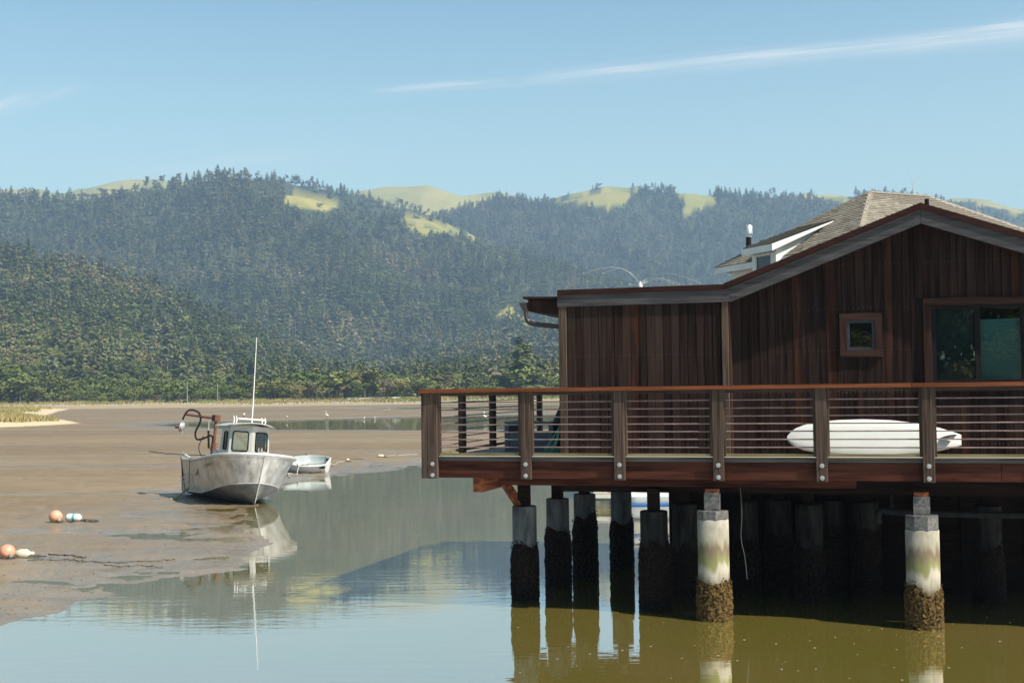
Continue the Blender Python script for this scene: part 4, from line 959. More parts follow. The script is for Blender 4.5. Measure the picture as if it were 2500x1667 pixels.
hr = MB().add(c + cl, [(0, 2, 3, 1), (0, 5, 2), (1, 3, 4), (0, 1, 4, 5), (8, 2 + 6 + 1, 3 + 6 + 1, 11) if False else (8, 11, 10, 9), (2, 8, 9, 3), (3, 9, 10, 4), (4, 10, 11, 5), (5, 11, 8, 2)])
roofb = bp_(hr, 'roof', M_UNDER)
bp_(MB().box(-EA + 0.4, LR + EA - 0.4, -EA + 0.4, EA - 0.4, 2.2, EZ - 0.12), 'wall', M_WHITEP)
bp_(MB().box(-EA - 0.02, -EA + 0.03, -EA, EA, EZ - 0.20, EZ - 0.012), 'eave_fascia', M_WHITEP)
bp_(MB().box(-EA, LR + EA, -EA - 0.02, -EA + 0.03, EZ - 0.20, EZ - 0.012), 'eave_fascia', M_WHITEP)
# dormer geometry from the photo
nl = (BH.u * -TP + Vector((0, 0, 1))).normalized()          # left roof plane z = ZR + TP*u
q = ray_plane(2035, 541, (BH.o.x, BH.o.y, ZR), nl); DU1, DV0 = q.x, q.y; DZ1 = q.z
DU0, DZ0 = BH.px(1888, 597, DV0); DV1 = BH.pu(1814, 609, DU0)[0]
def on_hidden(P):
    x, y = proj(P)
    yl = np.interp(x, [1300, 1778, 2247, 2500, 2700], [700, 690, 498, 602, 690]); return y > yl + 3 or x > 2530 or x < 1700
tabs = []
cp = math.cos(math.atan(TP)); sp_ = math.sin(math.atan(TP)); EXPO = 0.145
def tab_mesh(w):
    return MB().add([(0, 0, 0.004), (w, 0, 0.004), (w, EXPO * 1.1, 0.0), (0, EXPO * 1.1, 0.0), (0, 0, 0.022), (w, 0, 0.022), (w, EXPO * 1.1, 0.004), (0, EXPO * 1.1, 0.004)],
                    [(4, 5, 6, 7), (0, 1, 5, 4), (1, 2, 6, 5), (3, 0, 4, 7), (0, 3, 2, 1)])
TW = [0.26, 0.31, 0.22]; TM = [tab_mesh(w - 0.01).mesh('shingle', M_SHING) for w in TW]
for side in (0, 1):
    s = 0.0; row = 0; SLn = EA / cp
    while s < SLn - 0.02:
        dist = EA - s * cp                                       # plan distance from the ridge line at this course
        a = -dist if side == 0 else -dist; b = LR + dist if side == 0 else dist
        x = a + (row % 2) * 0.13 + RND.uniform(-.03, .03)
        while x < b - 0.05:
            k = RND.randrange(3); w = TW[k]
            if x + w > b + 0.04: break
            if side == 0: ex, ey, ez = Vector((1, 0, 0)), Vector((0, cp, sp_)), Vector((0, -sp_, cp)); o = Vector((x, -dist, ZR - TP * dist))
            else: ex, ey, ez = Vector((0, -1, 0)), Vector((cp, 0, sp_)), Vector((-sp_, 0, cp)); o = Vector((-dist, x + w, ZR - TP * dist))
            P = BH.w(*(o + ex * w / 2)); 
            dormer = side == 1 and DV0 - 0.0 < x + w / 2 < DV1 and DU0 + 0.1 < o.x < DU1
            if not on_hidden(P) and not dormer: tabs.append((-(P - CAM).length, k, Matrix((ex, ey, ez)).transposed().to_4x4(), o + ez * 0.003))
            x += w
        s += EXPO; row += 1
tabs.sort(key=lambda t: -t[0])
rest = MB()
for i, (d, k, M4, o) in enumerate(tabs):
    M4 = M4.copy(); M4.translation = o
    if i < 300:
        t = obj('shingle', TM[k], bh); t.matrix_local = M4
    else:
        me = TM[k]; rest.add([M4 @ v.co for v in me.vertices], [tuple(p.vertices) for p in me.polygons])
if rest.v: bp_(rest, 'shingle_courses', M_SHING, kind='stuff')
# ridge and hip caps
def caps(p, q, name='ridge_cap'):
    p, q = Vector(p), Vector(q); d = (q - p); L = d.length; d /= L; sd = d.cross(Vector((0, 0, 1))).normalized(); up = sd.cross(d)
    mb = MB(); n = int(L / 0.2)
    for i in range(n):
        a = p + d * (L * i / n); b = p + d * (L * (i + 1.15) / n); t0 = 0.03
        mb.add([a + up * (t0 + .012), a + sd * 0.13 - up * 0.045 + up * .012, b + sd * 0.13 - up * 0.045, b + up * t0, a - sd * 0.13 - up * 0.045 + up * .012, b - sd * 0.13 - up * 0.045], [(0, 1, 2, 3), (3, 5, 4, 0), (0, 4, 1)])
    bp_(mb, name, M_SHING, kind='stuff')
caps((0, 0, ZR), (LR, 0, ZR)); caps((-EA * .7, -EA * .7, ZR - TP * EA * .7), (0, 0, ZR), 'hip_cap'); caps((LR + EA * .8, -EA * .8, ZR - TP * EA * .8), (LR, 0, ZR), 'hip_cap'); caps((-EA, EA, EZ), (0, 0, ZR), 'hip_cap')
# dormer
dm = bp_(MB().prism([(DU0 - 0.02, DZ0 + 0.03), (DU1 + 0.1, DZ1 + 0.05), (DU1 + 0.1, DZ1 - 0.03), (DU0 - 0.02, DZ0 - 0.04)], DV0 + 0.03, DV1), 'dormer', M_UNDER)
drs = Vector((DU1 - DU0, 0, DZ1 - DZ0)); dl = drs.length; de = drs / dl; dn = Vector((-de.z, 0, de.x))
mb = MB(); s = 0
while s < dl:
    x = DV0 + 0.02
    while x < DV1 - 0.05:
        w = RND.choice(TW); a = Vector((DU0 - .03, x, DZ0 + .03)) + de * s; b = a + de * EXPO * 1.1; wy = Vector((0, w - .01, 0))
        mb.add([a + dn * .028, a + wy + dn * .028, b + wy + dn * .010, b + dn * .010, a + dn * .006, a + wy + dn * .006], [(0, 3, 2, 1), (0, 1, 5, 4)]); x += w
    s += EXPO
bp_(mb, 'dormer_shingle_courses', M_SHING, kind='stuff', parent=dm)
M_WTRIM = pm('white_dormer_trim', (0.76, 0.75, 0.72), (0.84, 0.83, 0.80), (3, 3, 3), 0.5)
bp_(MB().prism([(DU0 - 0.05, DZ0 + 0.02), (DU1 + 0.02, DZ1 + 0.035), (DU1 - 0.05, DZ1 - 0.03), (DU0 - 0.05, DZ0 - 0.18)], DV0 - 0.01, DV0 + 0.03), 'rake_board', M_WTRIM, parent=dm)
bp_(MB().box(DU0 - 0.055, DU0 - 0.02, DV0 + 0.031, DV1, DZ0 - 0.18, DZ0 + 0.02), 'eave_board', M_WTRIM, parent=dm)
fu = DU0 + 0.22; cv0 = DV0 + 0.18
zl = lambda u: ZR + TP * u; zd = lambda u: DZ0 + (DZ1 - DZ0) * (u - DU0) / (DU1 - DU0)
bp_(MB().prism([(fu, zl(fu) - 0.05), (DU1 - 0.05, zl(DU1 - 0.05) - 0.05), (DU1 - 0.05, zd(DU1 - 0.05) - 0.05), (fu, zd(fu) - 0.06)], cv0, cv0 + 0.06), 'cheek_wall', M_WTRIM, parent=dm)
wz0, wz1 = zl(fu) + 0.05, zd(fu) - 0.32
wv0, wv1 = cv0 + 0.25, DV1 - 0.35
fw = MB().box(fu, fu + 0.06, cv0 + 0.06, DV1 - 0.15, wz1, zd(fu) - 0.06).box(fu, fu + 0.06, cv0 + 0.06, wv0, zl(fu) - .3, wz1).box(fu, fu + 0.06, wv1, DV1 - 0.15, zl(fu) - .3, wz1)
bp_(fw, 'front_wall', M_WTRIM, parent=dm)
bp_(MB().box(fu - 0.02, fu, wv0 - .07, wv0, zl(fu) - .3, wz1 + .07).box(fu - 0.02, fu, wv1, wv1 + .07, zl(fu) - .3, wz1 + .07).box(fu - 0.02, fu, wv0, wv1, wz1, wz1 + .07), 'window_trim', M_WHITEP, parent=dm)
bp_(MB().box(fu + 0.03, fu + 0.035, wv0, wv1, zl(fu) - .3, wz1), 'pane', M_GLASS, parent=dm)
bp_(MB().box(fu + 0.4, fu + 0.45, wv0 - .1, wv1 + .1, zl(fu) - .3, wz1 + .1), 'dormer_room', M_INTERIOR, parent=dm)
lights = MB(); n = 9
pts = []
for i in range(n): pts += [(fu - 0.025, cv0 + 0.1 + (DV1 - cv0 - .3) * i / (n - 1), zd(fu) - 0.12 - (0.14 if i % 2 else 0.0))]
bp_(MB().tube(pts, 0.008, 4), 'string_light_cable', M_BLACK, parent=dm)
# stove pipe
sv, sz = None, None
Pp = atY(1828, 606, 39.2); L_ = BH.loc(Pp)
st_ = bp_(MB().lathe([(0.085, -0.5), (0.085, 0.35)], 16, (L_.x, L_.y, L_.z)), 'stove_pipe', M_BLACK)
bp_(MB().lathe([(0.095, 0.35), (0.095, 0.44)], 16, (L_.x, L_.y, L_.z)), 'pipe_collar', M_BOLT, parent=st_)
bp_(MB().lathe([(0.135, 0.44), (0.135, 0.72), (0.10, 0.735), (0, 0.735)], 16, (L_.x, L_.y, L_.z)), 'pipe_cap', M_BOLT, parent=st_)
# wire deterrent on that ridge
rd = thing('bird_deterrent', 'short upright wire bird deterrent on the shingled ridge', 'bird deterrent', BH.w(LR * 0.75, 0, ZR + 0.02), (0, 0, 0), 'whirling wire bird deterrents')
for dx, dz in ((-0.12, 1.0), (0.2, 0.75), (0.32, 0.55)):
    MB().tube(spline([(0, 0, 0), (dx * 0.2, 0, dz * 0.5), (dx * 1.6, 0, dz * 0.9)], 5), 0.006, 4).build('arm', M_WIRE, rd)

# ================================================================== aluminium work boat
M_ALU = pm('weathered_aluminium', (0.27, 0.25, 0.225), (0.50, 0.48, 0.455), (5.0, 5.0, 1.1), 0.40, 0.25, (2.4, 2.4, 2.4), metal=0.7, ramp=(.30, .62), rvar=0.25, bdist=0.01)
M_ALUB = pm('stained_bottom_aluminium', (0.10, 0.10, 0.11), (0.22, 0.21, 0.19), (2.5, 2.5, 5), 0.5, metal=0.35)
M_ALUW = pm('painted_cabin_aluminium', (0.52, 0.50, 0.46), (0.62, 0.60, 0.56), (2, 2, 2), 0.38, metal=0.25)
M_ALUR = pm('bright_gunwale_pipe', (0.55, 0.53, 0.51), (0.70, 0.68, 0.65), (4, 4, 4), 0.4, metal=0.4)
M_RUST = pm('red_oxide_crane', (0.085, 0.024, 0.014), (0.20, 0.062, 0.034), (9, 9, 5), 0.75, 0.4, bdist=0.01)
M_WHITE = pm('white_fibreglass', (0.72, 0.72, 0.70), (0.80, 0.80, 0.78), (3, 3, 3), 0.35)
BP = atz(619, 1234, 0.0)
AL = R(31)
boat = thing('work_boat', 'bare aluminium work boat with wheelhouse and rusty crane aground on the mud', 'boat', (BP.x, BP.y, 0.0), (R(-5.5), R(-0.5), math.atan2(-math.cos(AL), math.sin(AL))))
boat.location = Vector((BP.x, BP.y + 0.1, -0.04)); boat.scale = (1.1, 1.1, 1.1)
def bo(mb, name, mat, **kw): return mb.build(name, mat, kw.pop('parent', boat), **kw)
X0 = 0.55                                            # the stem head reaches this far ahead of the forefoot
NS = 26
ts = [0.0, 0.012, 0.03, 0.055, 0.085, 0.12, 0.165, 0.22] + [0.22 + 0.78 * i / (NS - 9) for i in range(1, NS - 8)]
NS = len(ts)
def G(t):
    x = X0 - 5.0 * t
    return x, float(np.interp(t, [0, .012, .03, .055, .085, .12, .165, .22, .35, .6, .75, .86, 1], [0.0, .34, .62, .88, 1.05, 1.16, 1.22, 1.25, 1.26, 1.24, 1.20, 1.10, .95])), 1.53 - 0.36 * math.sin(PI * min(t * 0.62 + 0.02, 1)) + 0.0 * t
def CH(t):
    x = X0 - 0.30 - 4.66 * t
    return x, float(np.interp(t, [0, .012, .03, .055, .085, .12, .165, .22, .35, .6, 1], [0.0, .14, .28, .46, .62, .76, .88, .95, 1.0, 1.0, .86])), float(np.interp(t, [0, .1, .25, .45, 1], [.68, .60, .40, .25, .2]))
def KE(t):
    x = 0.02 - 4.42 * t
    return x, 0.0, float(np.interp(t, [0, .05, .2, 1], [.10, .05, .0, .02]))
def mix(a, b, k): return tuple(a[i] * (1 - k) + b[i] * k for i in range(3))
hull = MB(); rows = []
for sgn in (-1, 1):
    side = []
    for t in ts:
        g, c_, k_ = G(t), CH(t), KE(t)
        ring = []
        for kk in (0, .25, .5, .75, 1):
            p = mix(c_, g, kk); flare = -0.05 * math.sin(PI * kk) * (1 - min(1, t * 3)); ring.append((p[0], sgn * max(0, p[1] + flare), p[2]))
        side.append(ring)
    vs = [p for ring in side for p in ring]
    f = [(i * 5 + j, (i + 1) * 5 + j, (i + 1) * 5 + j + 1, i * 5 + j + 1) for i in range(NS - 1) for j in range(4)]
    hull.add(vs, f if sgn > 0 else [tuple(reversed(q)) for q in f], True)
    ins = [(p[0] - (0.05 if i < 3 else 0), p[1] * 0.955, p[2]) for i, ring in enumerate(side) for p in (ring[2], ring[4])]
    hull.add(ins, [(i * 2, i * 2 + 1, i * 2 + 3, i * 2 + 2) for i in range(NS - 1)], True)
gA, cA = G(1), CH(1)
hull.add([(gA[0], -gA[1], gA[2]), (gA[0], gA[1], gA[2]), (cA[0], cA[1], cA[2]), (KE(1)[0], 0, KE(1)[2]), (cA[0], -cA[1], cA[2])], [(0, 1, 2, 3, 4)])
bo(hull, 'hull_side', M_ALU)
bot = MB()
for sgn in (-1, 1):
    vs = []
    for t in ts:
        a, b = CH(t), KE(t)
        for kk in (0, .33, .67, 1):
            p = mix(b, a, kk); vs.append((p[0], sgn * p[1], p[2] - 0.03 * math.sin(PI * kk)))
    f = [(i * 4 + j, (i + 1) * 4 + j, (i + 1) * 4 + j + 1, i * 4 + j + 1) for i in range(NS - 1) for j in range(3)]
    bot.add(vs, f if sgn > 0 else [tuple(reversed(q)) for q in f], True)
bo(bot, 'hull_bottom', M_ALUB)
for sgn in (-1, 1):
    bo(MB().tube([(CH(t)[0], sgn * (CH(t)[1] + 0.004), CH(t)[2]) for t in ts], 0.014, 6), 'chine_weld', M_ALUR)
    bo(MB().tube([(G(t)[0], sgn * (G(t)[1] - 0.01), G(t)[2]) for t in ts], 0.048, 8), 'gunwale', M_ALUR)
bo(MB().tube([(G(0)[0] + .005, 0, G(0)[2]), (CH(0)[0] + .01, 0, CH(0)[2]), (KE(0)[0] + .01, 0, KE(0)[2])], 0.016, 6), 'stem_weld', M_ALUR)
dk = MB(); vs = []
for t in ts: x, y, z = G(t); vs += [(x - .03, y * .95, z - (.10 if t < .45 else .45)), (x - .03, -y * .95, z - (.10 if t < .45 else .45))]
dk.add(vs, [(2 * i, 2 * i + 1, 2 * i + 3, 2 * i + 2) for i in range(NS - 1)])
bo(dk, 'deck_plate', M_ALU)
def side_pt(t, k, sgn=-1, off=0.0):
    p = mix(CH(t), G(t), k); return Vector((p[0], sgn * (p[1] + off), p[2]))
for k, (ta, tb) in ((0.30, (0.60, 0.995)), (0.42, (0.60, 0.995))):
    bo(MB().tube([side_pt(ta + (tb - ta) * i / 8, k, -1, 0.012) for i in range(9)], 0.022, 6), 'rub_strake', M_ALUR)
# wheelhouse
cx0, cx1, cw = -0.60, -1.70, 0.63                    # front ridge, back, half width
zc0, zc1 = 1.26, 2.30
fx = -0.86
tp = 0.06
ring0 = [(cx0, 0), (fx, cw), (cx1, cw), (cx1, -cw), (fx, -cw)]
ring1 = [(cx0 - tp, 0), (fx - tp, cw - .04), (cx1 + .02, cw - .04), (cx1 + .02, -cw + .04), (fx - tp, -cw + .04)]
def cab_pt(i, s, z):
    """point on cabin wall panel i at fraction s along it and height z"""
    k = (z - zc0) / (zc1 - zc0)
    a = Vector(ring0[i]).lerp(Vector(ring1[i]), k); b = Vector(ring0[(i + 1) % 5]).lerp(Vector(ring1[(i + 1) % 5]), k)
    p = a.lerp(b, s); return Vector((p.x, p.y, z))
def panel(i, wins):
    """wall panel with real window openings"""
    mb = MB(); xs = sorted({0, 1, *[w[0] for w in wins], *[w[1] for w in wins]}); zs = sorted({zc0, zc1, *[w[2] for w in wins], *[w[3] for w in wins]})
    for a in range(len(xs) - 1):
        for b in range(len(zs) - 1):
            mx_, mz = (xs[a] + xs[a + 1]) / 2, (zs[b] + zs[b + 1]) / 2
            if any(w[0] < mx_ < w[1] and w[2] < mz < w[3] for w in wins): continue
            mb.add([cab_pt(i, xs[a], zs[b]), cab_pt(i, xs[a + 1], zs[b]), cab_pt(i, xs[a + 1], zs[b + 1]), cab_pt(i, xs[a], zs[b + 1])], [(0, 1, 2, 3)])
    w_ = bo(mb, 'cabin_wall', M_ALUW)
    for (s0, s1, z0, z1) in wins:
        def rr(s, z): return cab_pt(i, s, z)
        ds, dz = (s1 - s0) * .14, (z1 - z0) * .12
        loop = []
        for (cs, cz, a0) in ((s1 - ds, z1 - dz, 0), (s0 + ds, z1 - dz, 90), (s0 + ds, z0 + dz, 180), (s1 - ds, z0 + dz, 270)):
            for q_ in range(4): a = R(a0 + 30 * q_); loop.append(rr(cs + ds * math.cos(a), cz + dz * math.sin(a)))
        nrm = (loop[4] - loop[0]).cross(loop[8] - loop[0]).normalized(); 
        if nrm.dot(loop[0] - Vector((-1.2, 0, loop[0].z))) < 0: nrm = -nrm
        lp = [p + nrm * .012 for p in loop]; lp.append(lp[0]); lp.append(lp[1])
        wnd = MB().tube(lp, 0.02, 6, cap=False).build('window_gasket', M_BLACK, boat)
        MB().add([p + nrm * .004 for p in loop], [tuple(range(len(loop)))]).build('pane', M_BOATGLASS, wnd)
        # square corners left by the opening
        fill = MB(); sq = [rr(s1, z1), rr(s0, z1), rr(s0, z0), rr(s1, z0)]
        for ci in range(4): fill.add([sq[ci]] + [loop[ci * 4 + q_] for q_ in (0, 1, 2, 3)], [(0, 1, 2, 3, 4)])
        fill.build('corner_plate', M_ALUW, wnd)
panel(0, [(0.18, 0.86, 1.56, 2.12)]); panel(4, [(0.14, 0.82, 1.56, 2.12)])
panel(1, [(0.25, 0.6, 1.58, 2.1)]); panel(3, [(0.4, 0.75, 1.58, 2.1)])
panel(2, [(0.12, 0.88, 1.5, 2.14)])
# rounded cowl at the foot of the wheelhouse front
cw_ = MB(); n = 14; prof_ = [(0.0, 1.22), (0.0, 1.47), (-0.03, 1.50)]
vs = []
for i in range(n + 1):
    a = PI * (i / n - 0.5); x = fx - 0.03 + 0.42 * math.cos(a); y = 0.66 * math.sin(a)
    for off, z in prof_: vs.append((x + off * math.cos(a), y * (1 + off), z))
cw_.add(vs, [(i * 3 + j, (i + 1) * 3 + j, (i + 1) * 3 + j + 1, i * 3 + j + 1) for i in range(n) for j in range(2)], True)
cw_.add([(fx - .05 + 0.39 * math.cos(PI * (i / n - .5)), 0.64 * math.sin(PI * (i / n - .5)), 1.5) for i in range(n + 1)], [tuple(range(n + 1))])
bo(cw_, 'cowl', M_ALUW)
rf = MB(); vs = []; NX, NY = 8, 12
for i in range(NX + 1):
    for j in range(NY + 1):
        s = j / NY * 2 - 1; x = cx1 - .12 + (cx0 + .14 - cx1 + .12) * i / NX
        if i == NX: x -= 0.28 * s * s
        vs.append((x, s * (cw + .16), zc1 + 0.10 - 0.13 * s * s))
k = len(vs); vs += [(a, b, c_ - 0.022) for a, b, c_ in vs]
W1 = NY + 1
f = []
for i in range(NX):
    for j in range(NY):
        q_ = (i * W1 + j, (i + 1) * W1 + j, (i + 1) * W1 + j + 1, i * W1 + j + 1); f += [q_, tuple(k + a for a in reversed(q_))]
edge = [j for j in range(W1)] + [i * W1 + NY for i in range(1, NX + 1)] + [NX * W1 + j for j in range(NY - 1, -1, -1)] + [i * W1 for i in range(NX - 1, 0, -1)]
f += [(edge[i], edge[(i + 1) % len(edge)], k + edge[(i + 1) % len(edge)], k + edge[i]) for i in range(len(edge))]
rf.add(vs, f, False); bo(rf, 'cabin_roof', M_ALUW)
# roof bar, lamp and whip aerial
bar = MB().tube([(-1.0, -0.36, zc1 + .20), (-1.0, .46, zc1 + .20)], 0.028, 8)
rb = bo(bar, 'roof_bar', M_WHITE)
for y in (-.50, -.42, .36, .46): MB().tube([(-1.0, y, zc1 + .05), (-1.0, y + .02, zc1 + .17), (-1.0, y - .01, zc1 + .28)], [.02, .028, .012], 6).build('bar_bracket', M_WHITE, rb)
MB().tube([(-1.0, -0.2, zc1 + .2), (-1.0, -0.2, zc1 + .30)], 0.008, 6).build('lamp_stem', M_BLACK, rb)
MB().lathe([(0, -.03), (.03, -.02), (.03, .025), (0, .04)], 10, (-1.0, -.2, zc1 + .335)).build('stern_lamp', M_WHITE, rb)
ae = bo(MB().tube([(-1.0, .06, zc1 + .10), (-1.01, .05, zc1 + .75), (-1.05, .0, zc1 + 2.65)], [.026, .018, .010], 8), 'aerial', M_WHITE)
# crane: mast, boom, head block, hoses, ram
mx, my = -3.15, -0.35
def cr_(x, z, y=0): return Vector((mx + x * 0.0, my, 0)) + Vector((0, 0, z))
cm = bo(MB().tube([(mx, my, .70), (mx, my, 1.75)], [.095, .08], 12), 'crane_mast', M_RUST)
MB().tube([(mx, my, 1.7), (mx, my, 2.50)], .045, 10).build('mast_tube', M_RUST, cm)
Mh = Matrix.Translation((mx, my, 2.50)) @ Matrix.Rotation(R(18), 4, 'Z')
MB().box(-.085, .085, -.10, .10, -.10, .10, Mh).build('mast_head', M_RUST, cm)
BD = Vector((-.56, -.83, 0)); tipb = Vector((mx, my, 2.56)) + BD * .95
bm = MB().tube([(mx, my, 2.50), tipb], [.045, .036], 4, smooth=False).build('boom', M_RUST, cm)
def bd(a, z, b=0.0):
    """point relative to the boom tip: a metres back along the boom, z up"""
    return tipb - BD * a + Vector((b * .83, -b * .56, z))
tb = bd(-.10, -.40)
blk = MB().lathe([(0, -.05), (.14, -.05), (.15, -.02), (.11, 0), (.15, .02), (.14, .05), (0, .05)], 16); Mb = Matrix.Translation(tb) @ Matrix.Rotation(R(-34), 4, 'Z') @ Matrix.Rotation(R(78), 4, 'X')
blk.v = [tuple(Mb @ Vector(p)) for p in blk.v]; blk.build('head_block', M_ALUW, cm)
MB().tube([tb + Vector((0, 0, .22)), tb + Vector((0, 0, -.22))], .045, 4, smooth=False).build('block_strap', M_ALU, cm)
MB().tube([tb, tb + BD * .2], .05, 8).build('hydraulic_motor', M_RUST, cm)
MB().tube(spline([tb + Vector((0, 0, .12)), bd(-.08, -.1), bd(.05, .12), bd(.25, .14), bd(.42, .04), bd(.46, -.2), bd(.34, -.52), bd(.40, -.74), bd(.62, -.70), bd(.82, -.60), Vector((mx, my, 1.85)) + BD * .05, Vector((mx, my, 1.5)) + BD * .08], 6), .030, 8).build('hydraulic_hose', M_BLACK, cm)
MB().tube(spline([bd(.62, -.62, .05), bd(.50, -.95, .05), bd(.58, -1.2, .05), bd(.75, -1.32, .05)], 6), .014, 6).build('thin_hose', M_BLACK, cm)
MB().tube([bd(.72, -.04), bd(.74, -.45)], .018, 6).build('ram_rod', M_ALUR, cm)
MB().tube([bd(.74, -.45), bd(.80, -1.0)], .034, 8).build('ram_cylinder', M_BLACK, cm)
for (a, b) in (((.55, -1.42), (.85, -1.2)), ((.7, -1.2), (.72, -1.6)), ((.5, -1.5), (.7, -1.38)), ((.7, -1.62), (1.0, -1.3))):
    MB().tube([bd(*a), bd(*b)], .016, 5).build('valve_lever', M_BLACK, cm)
MB().box(-.13, .13, -.12, .12, .70, .95, Matrix.Translation((mx, my, 0)) @ Matrix.Translation(BD * .25)).build('valve_bank', M_RUST, cm)
drum = bo(MB().lathe([(0.0, 1.18), (.10, 1.17), (.20, 1.12), (.25, 1.0), (.27, .7)], 18, (mx + .6, my + .25, 0)), 'covered_drum', M_WHITE)
pole_ = bo(MB().tube([(-4.3, -.95, 1.36), (-3.5, -.75, 1.12)], .026, 6), 'deck_pole', M_WHITE)
bo(MB().lathe([(0, -.12), (.09, -.08), (.12, 0), (.09, .08), (0, .12)], 12, (-2.2, -.55, 1.42)), 'orange_float', M_WHITE)
# bow cleat with tangled line
bc = bo(MB().box(.02, .22, -.03, .03, 1.46, 1.54).box(.05, .08, -.05, -.02, 1.46, 1.68).box(.16, .19, .0, .03, 1.46, 1.68), 'bow_cleat', M_ALUR)
for k in range(4):
    MB().tube(spline([(.12, -.06 + .03 * k, 1.55), (.2, .05 + .05 * k, 1.58 - .02 * k), (.16, .2 + .05 * k, 1.52), (.25, .14, 1.48)], 5), .014, 5).build('bow_line', pm('grey_rope', (.45, .44, .40), (.6, .58, .52), (30, 30, 30), .8), bc)
MB().tube([(.30, .28, 1.52), (.36, .38, 1.38)], .018, 5).build('teal_twine', pm('teal_twine', (.12, .42, .33), (.2, .5, .4), (20, 20, 20), .7), bc)
# fenders' lines hanging over the starboard side
for k, (pts, mt_) in enumerate((([(0.93, 1.06, 0.03), (0.93, .45, .02), (.93, .02, .04), (.86, -.02, .06)], M_BLACK), ([(0.93, 1.0, .03), (.89, .4, .02), (.84, -.05, .04)], M_BLACK))):
    bo(MB().tube(spline([side_pt(t, kk, -1, o) if kk >= 0 else side_pt(t, 0, -1, o) + Vector((0, 0, kk * .4)) for t, kk, o in pts], 4), .011, 5), 'side_line', mt_)
# registration characters and name, as painted letters on the plating
def lettering(text, size, mat, name, P, X, Y):
    """flat lettering on a surface: P lower-left corner, X along the line, Y up"""
    cu = bpy.data.curves.new('txt', 'FONT'); cu.body = text; cu.size = size
    to = bpy.data.objects.new('txt', cu); COL.objects.link(to); bpy.context.view_layer.update()
    me = bpy.data.meshes.new_from_object(to.evaluated_get(bpy.context.evaluated_depsgraph_get())); bpy.data.objects.remove(to)
    X = Vector(X).normalized(); Z = X.cross(Vector(Y)).normalized(); Yv = Z.cross(X)
    for v in me.vertices: v.co = Vector(P) + X * v.co.x + Yv * v.co.y + Z * 0.012
    me.materials.append(mat); me.name = name
    return obj(name, me, boat)
pA, pB = side_pt(.335, .70, -1, .012), side_pt(.215, .70, -1, .012); up = side_pt(.27, .9, -1) - side_pt(.27, .6, -1)
lettering('CF 1597XF', .135, pm('black_lettering', (.02, .02, .02)), 'registration_number', pA, pB - pA, up)
pC = side_pt(.208, .70, -1, .012); lettering('3', .16, pm('orange_sticker', (.75, .36, .05)), 'registration_sticker', pC, pB - pA, up)
a1, a2 = side_pt(.035, .62, 1, .012), side_pt(.13, .60, 1, .012); up2 = side_pt(.08, .9, 1) - side_pt(.08, .5, 1)
lettering('OCEAN R', .13, pm('pale_lettering', (.7, .68, .62)), 'boat_name', a1, a2 - a1, up2)
# mooring ropes of the work boat
bpy.context.view_layer.update()
BM = boat.matrix_world.copy()
M_ROPE = pm('old_yellow_rope', (.26, .21, .10), (.42, .35, .19), (40, 40, 40), .85, .5)
r0 = BM @ side_pt(.60, 1.04, -1, .02); r1 = BM @ side_pt(.66, .1, -1, .1); gz = flat1(r1.x - .1, r1.y - .35) + .02
rope = thing('mooring_rope', 'knotted yellow mooring rope hanging down the side of the work boat', 'rope')
MB().tube([BM @ side_pt(.575, 1.06, -1, -.06), r0, r1], .012, 6).build('rope_strand', pm('dark_rope', (.06, .05, .04), (.12, .10, .08)), rope)
e = Vector((r1.x - .35, r1.y - .45, gz))
MB().tube(spline([r1, r1.lerp(e, .3) + Vector((.02, 0, .03)), r1.lerp(e, .7), e, e + Vector((-.14, -.1, .01))], 5), [.03] * 20 + [.018], 7).build('rope_tail', M_ROPE, rope)
for kk in (.15, .35, .6, .85): MB().lathe([(0, -.04), (.05, -.02), (.05, .02), (0, .04)], 8, r1.lerp(e, kk)).build('knot', M_ROPE, rope)

# ================================================================== white dinghy
DP_ = atz(746, 1147, 0.16)
DA = R(172)                                          # bow points to the left, slightly away
din = thing('dinghy', 'small white rowing dinghy heeled over on the mud behind the work boat', 'dinghy', (DP_.x, DP_.y + .35, flat1(DP_.x, DP_.y + .35) - .02), (R(-17), 0, DA))
LD = 2.05
ts2 = [i / 16 for i in range(17)]
def DG(t): return (LD * (.5 - t), .68 * float(np.interp(t, [0, .06, .15, .3, .5, .7, .88, 1], [.03, .25, .50, .80, 1, .98, .84, .62])), .52 + .10 * (1 - t) ** 2)
def DB(t): return (LD * (.44 - .9 * t), .46 * float(np.interp(t, [0, .1, .3, .6, 1], [.02, .35, .8, 1, .75])), .05 + .16 * max(0, 1 - t * 4) ** 2)
dh = MB(); di = MB()
for tgt, ins in ((dh, 0), (di, .028)):
    vs = []
    for t in ts2:
        g, b = DG(t), DB(t); ring = []
        for s, kk in ((-1, 1), (-1, .66), (-1, .33), (-1, 0), (0, 0), (1, 0), (1, .33), (1, .66), (1, 1)):
            p = mix(b, g, kk); bul = .05 * math.sin(PI * kk); ring.append((p[0], s * max(0, p[1] + bul - ins), (p[2] if s else b[2] - .05) + ins))
        vs += ring
    f = [(i * 9 + j, (i + 1) * 9 + j, (i + 1) * 9 + j + 1, i * 9 + j + 1) for i in range(16) for j in range(8)]
    tgt.add(vs, f, True); tgt.add(vs[-9:], [tuple(range(9))]); tgt.add(vs[:9], [tuple(range(8, -1, -1))])
M_DIN = pm('white_dinghy_paint', (.70, .71, .69), (.80, .81, .79), (3, 3, 3), .4)
M_DINI = pm('pale_dinghy_inside', (.60, .66, .64), (.70, .75, .73), (4, 4, 4), .5)
dh.build('hull', M_DIN, din); di.build('lining', M_DINI, din)
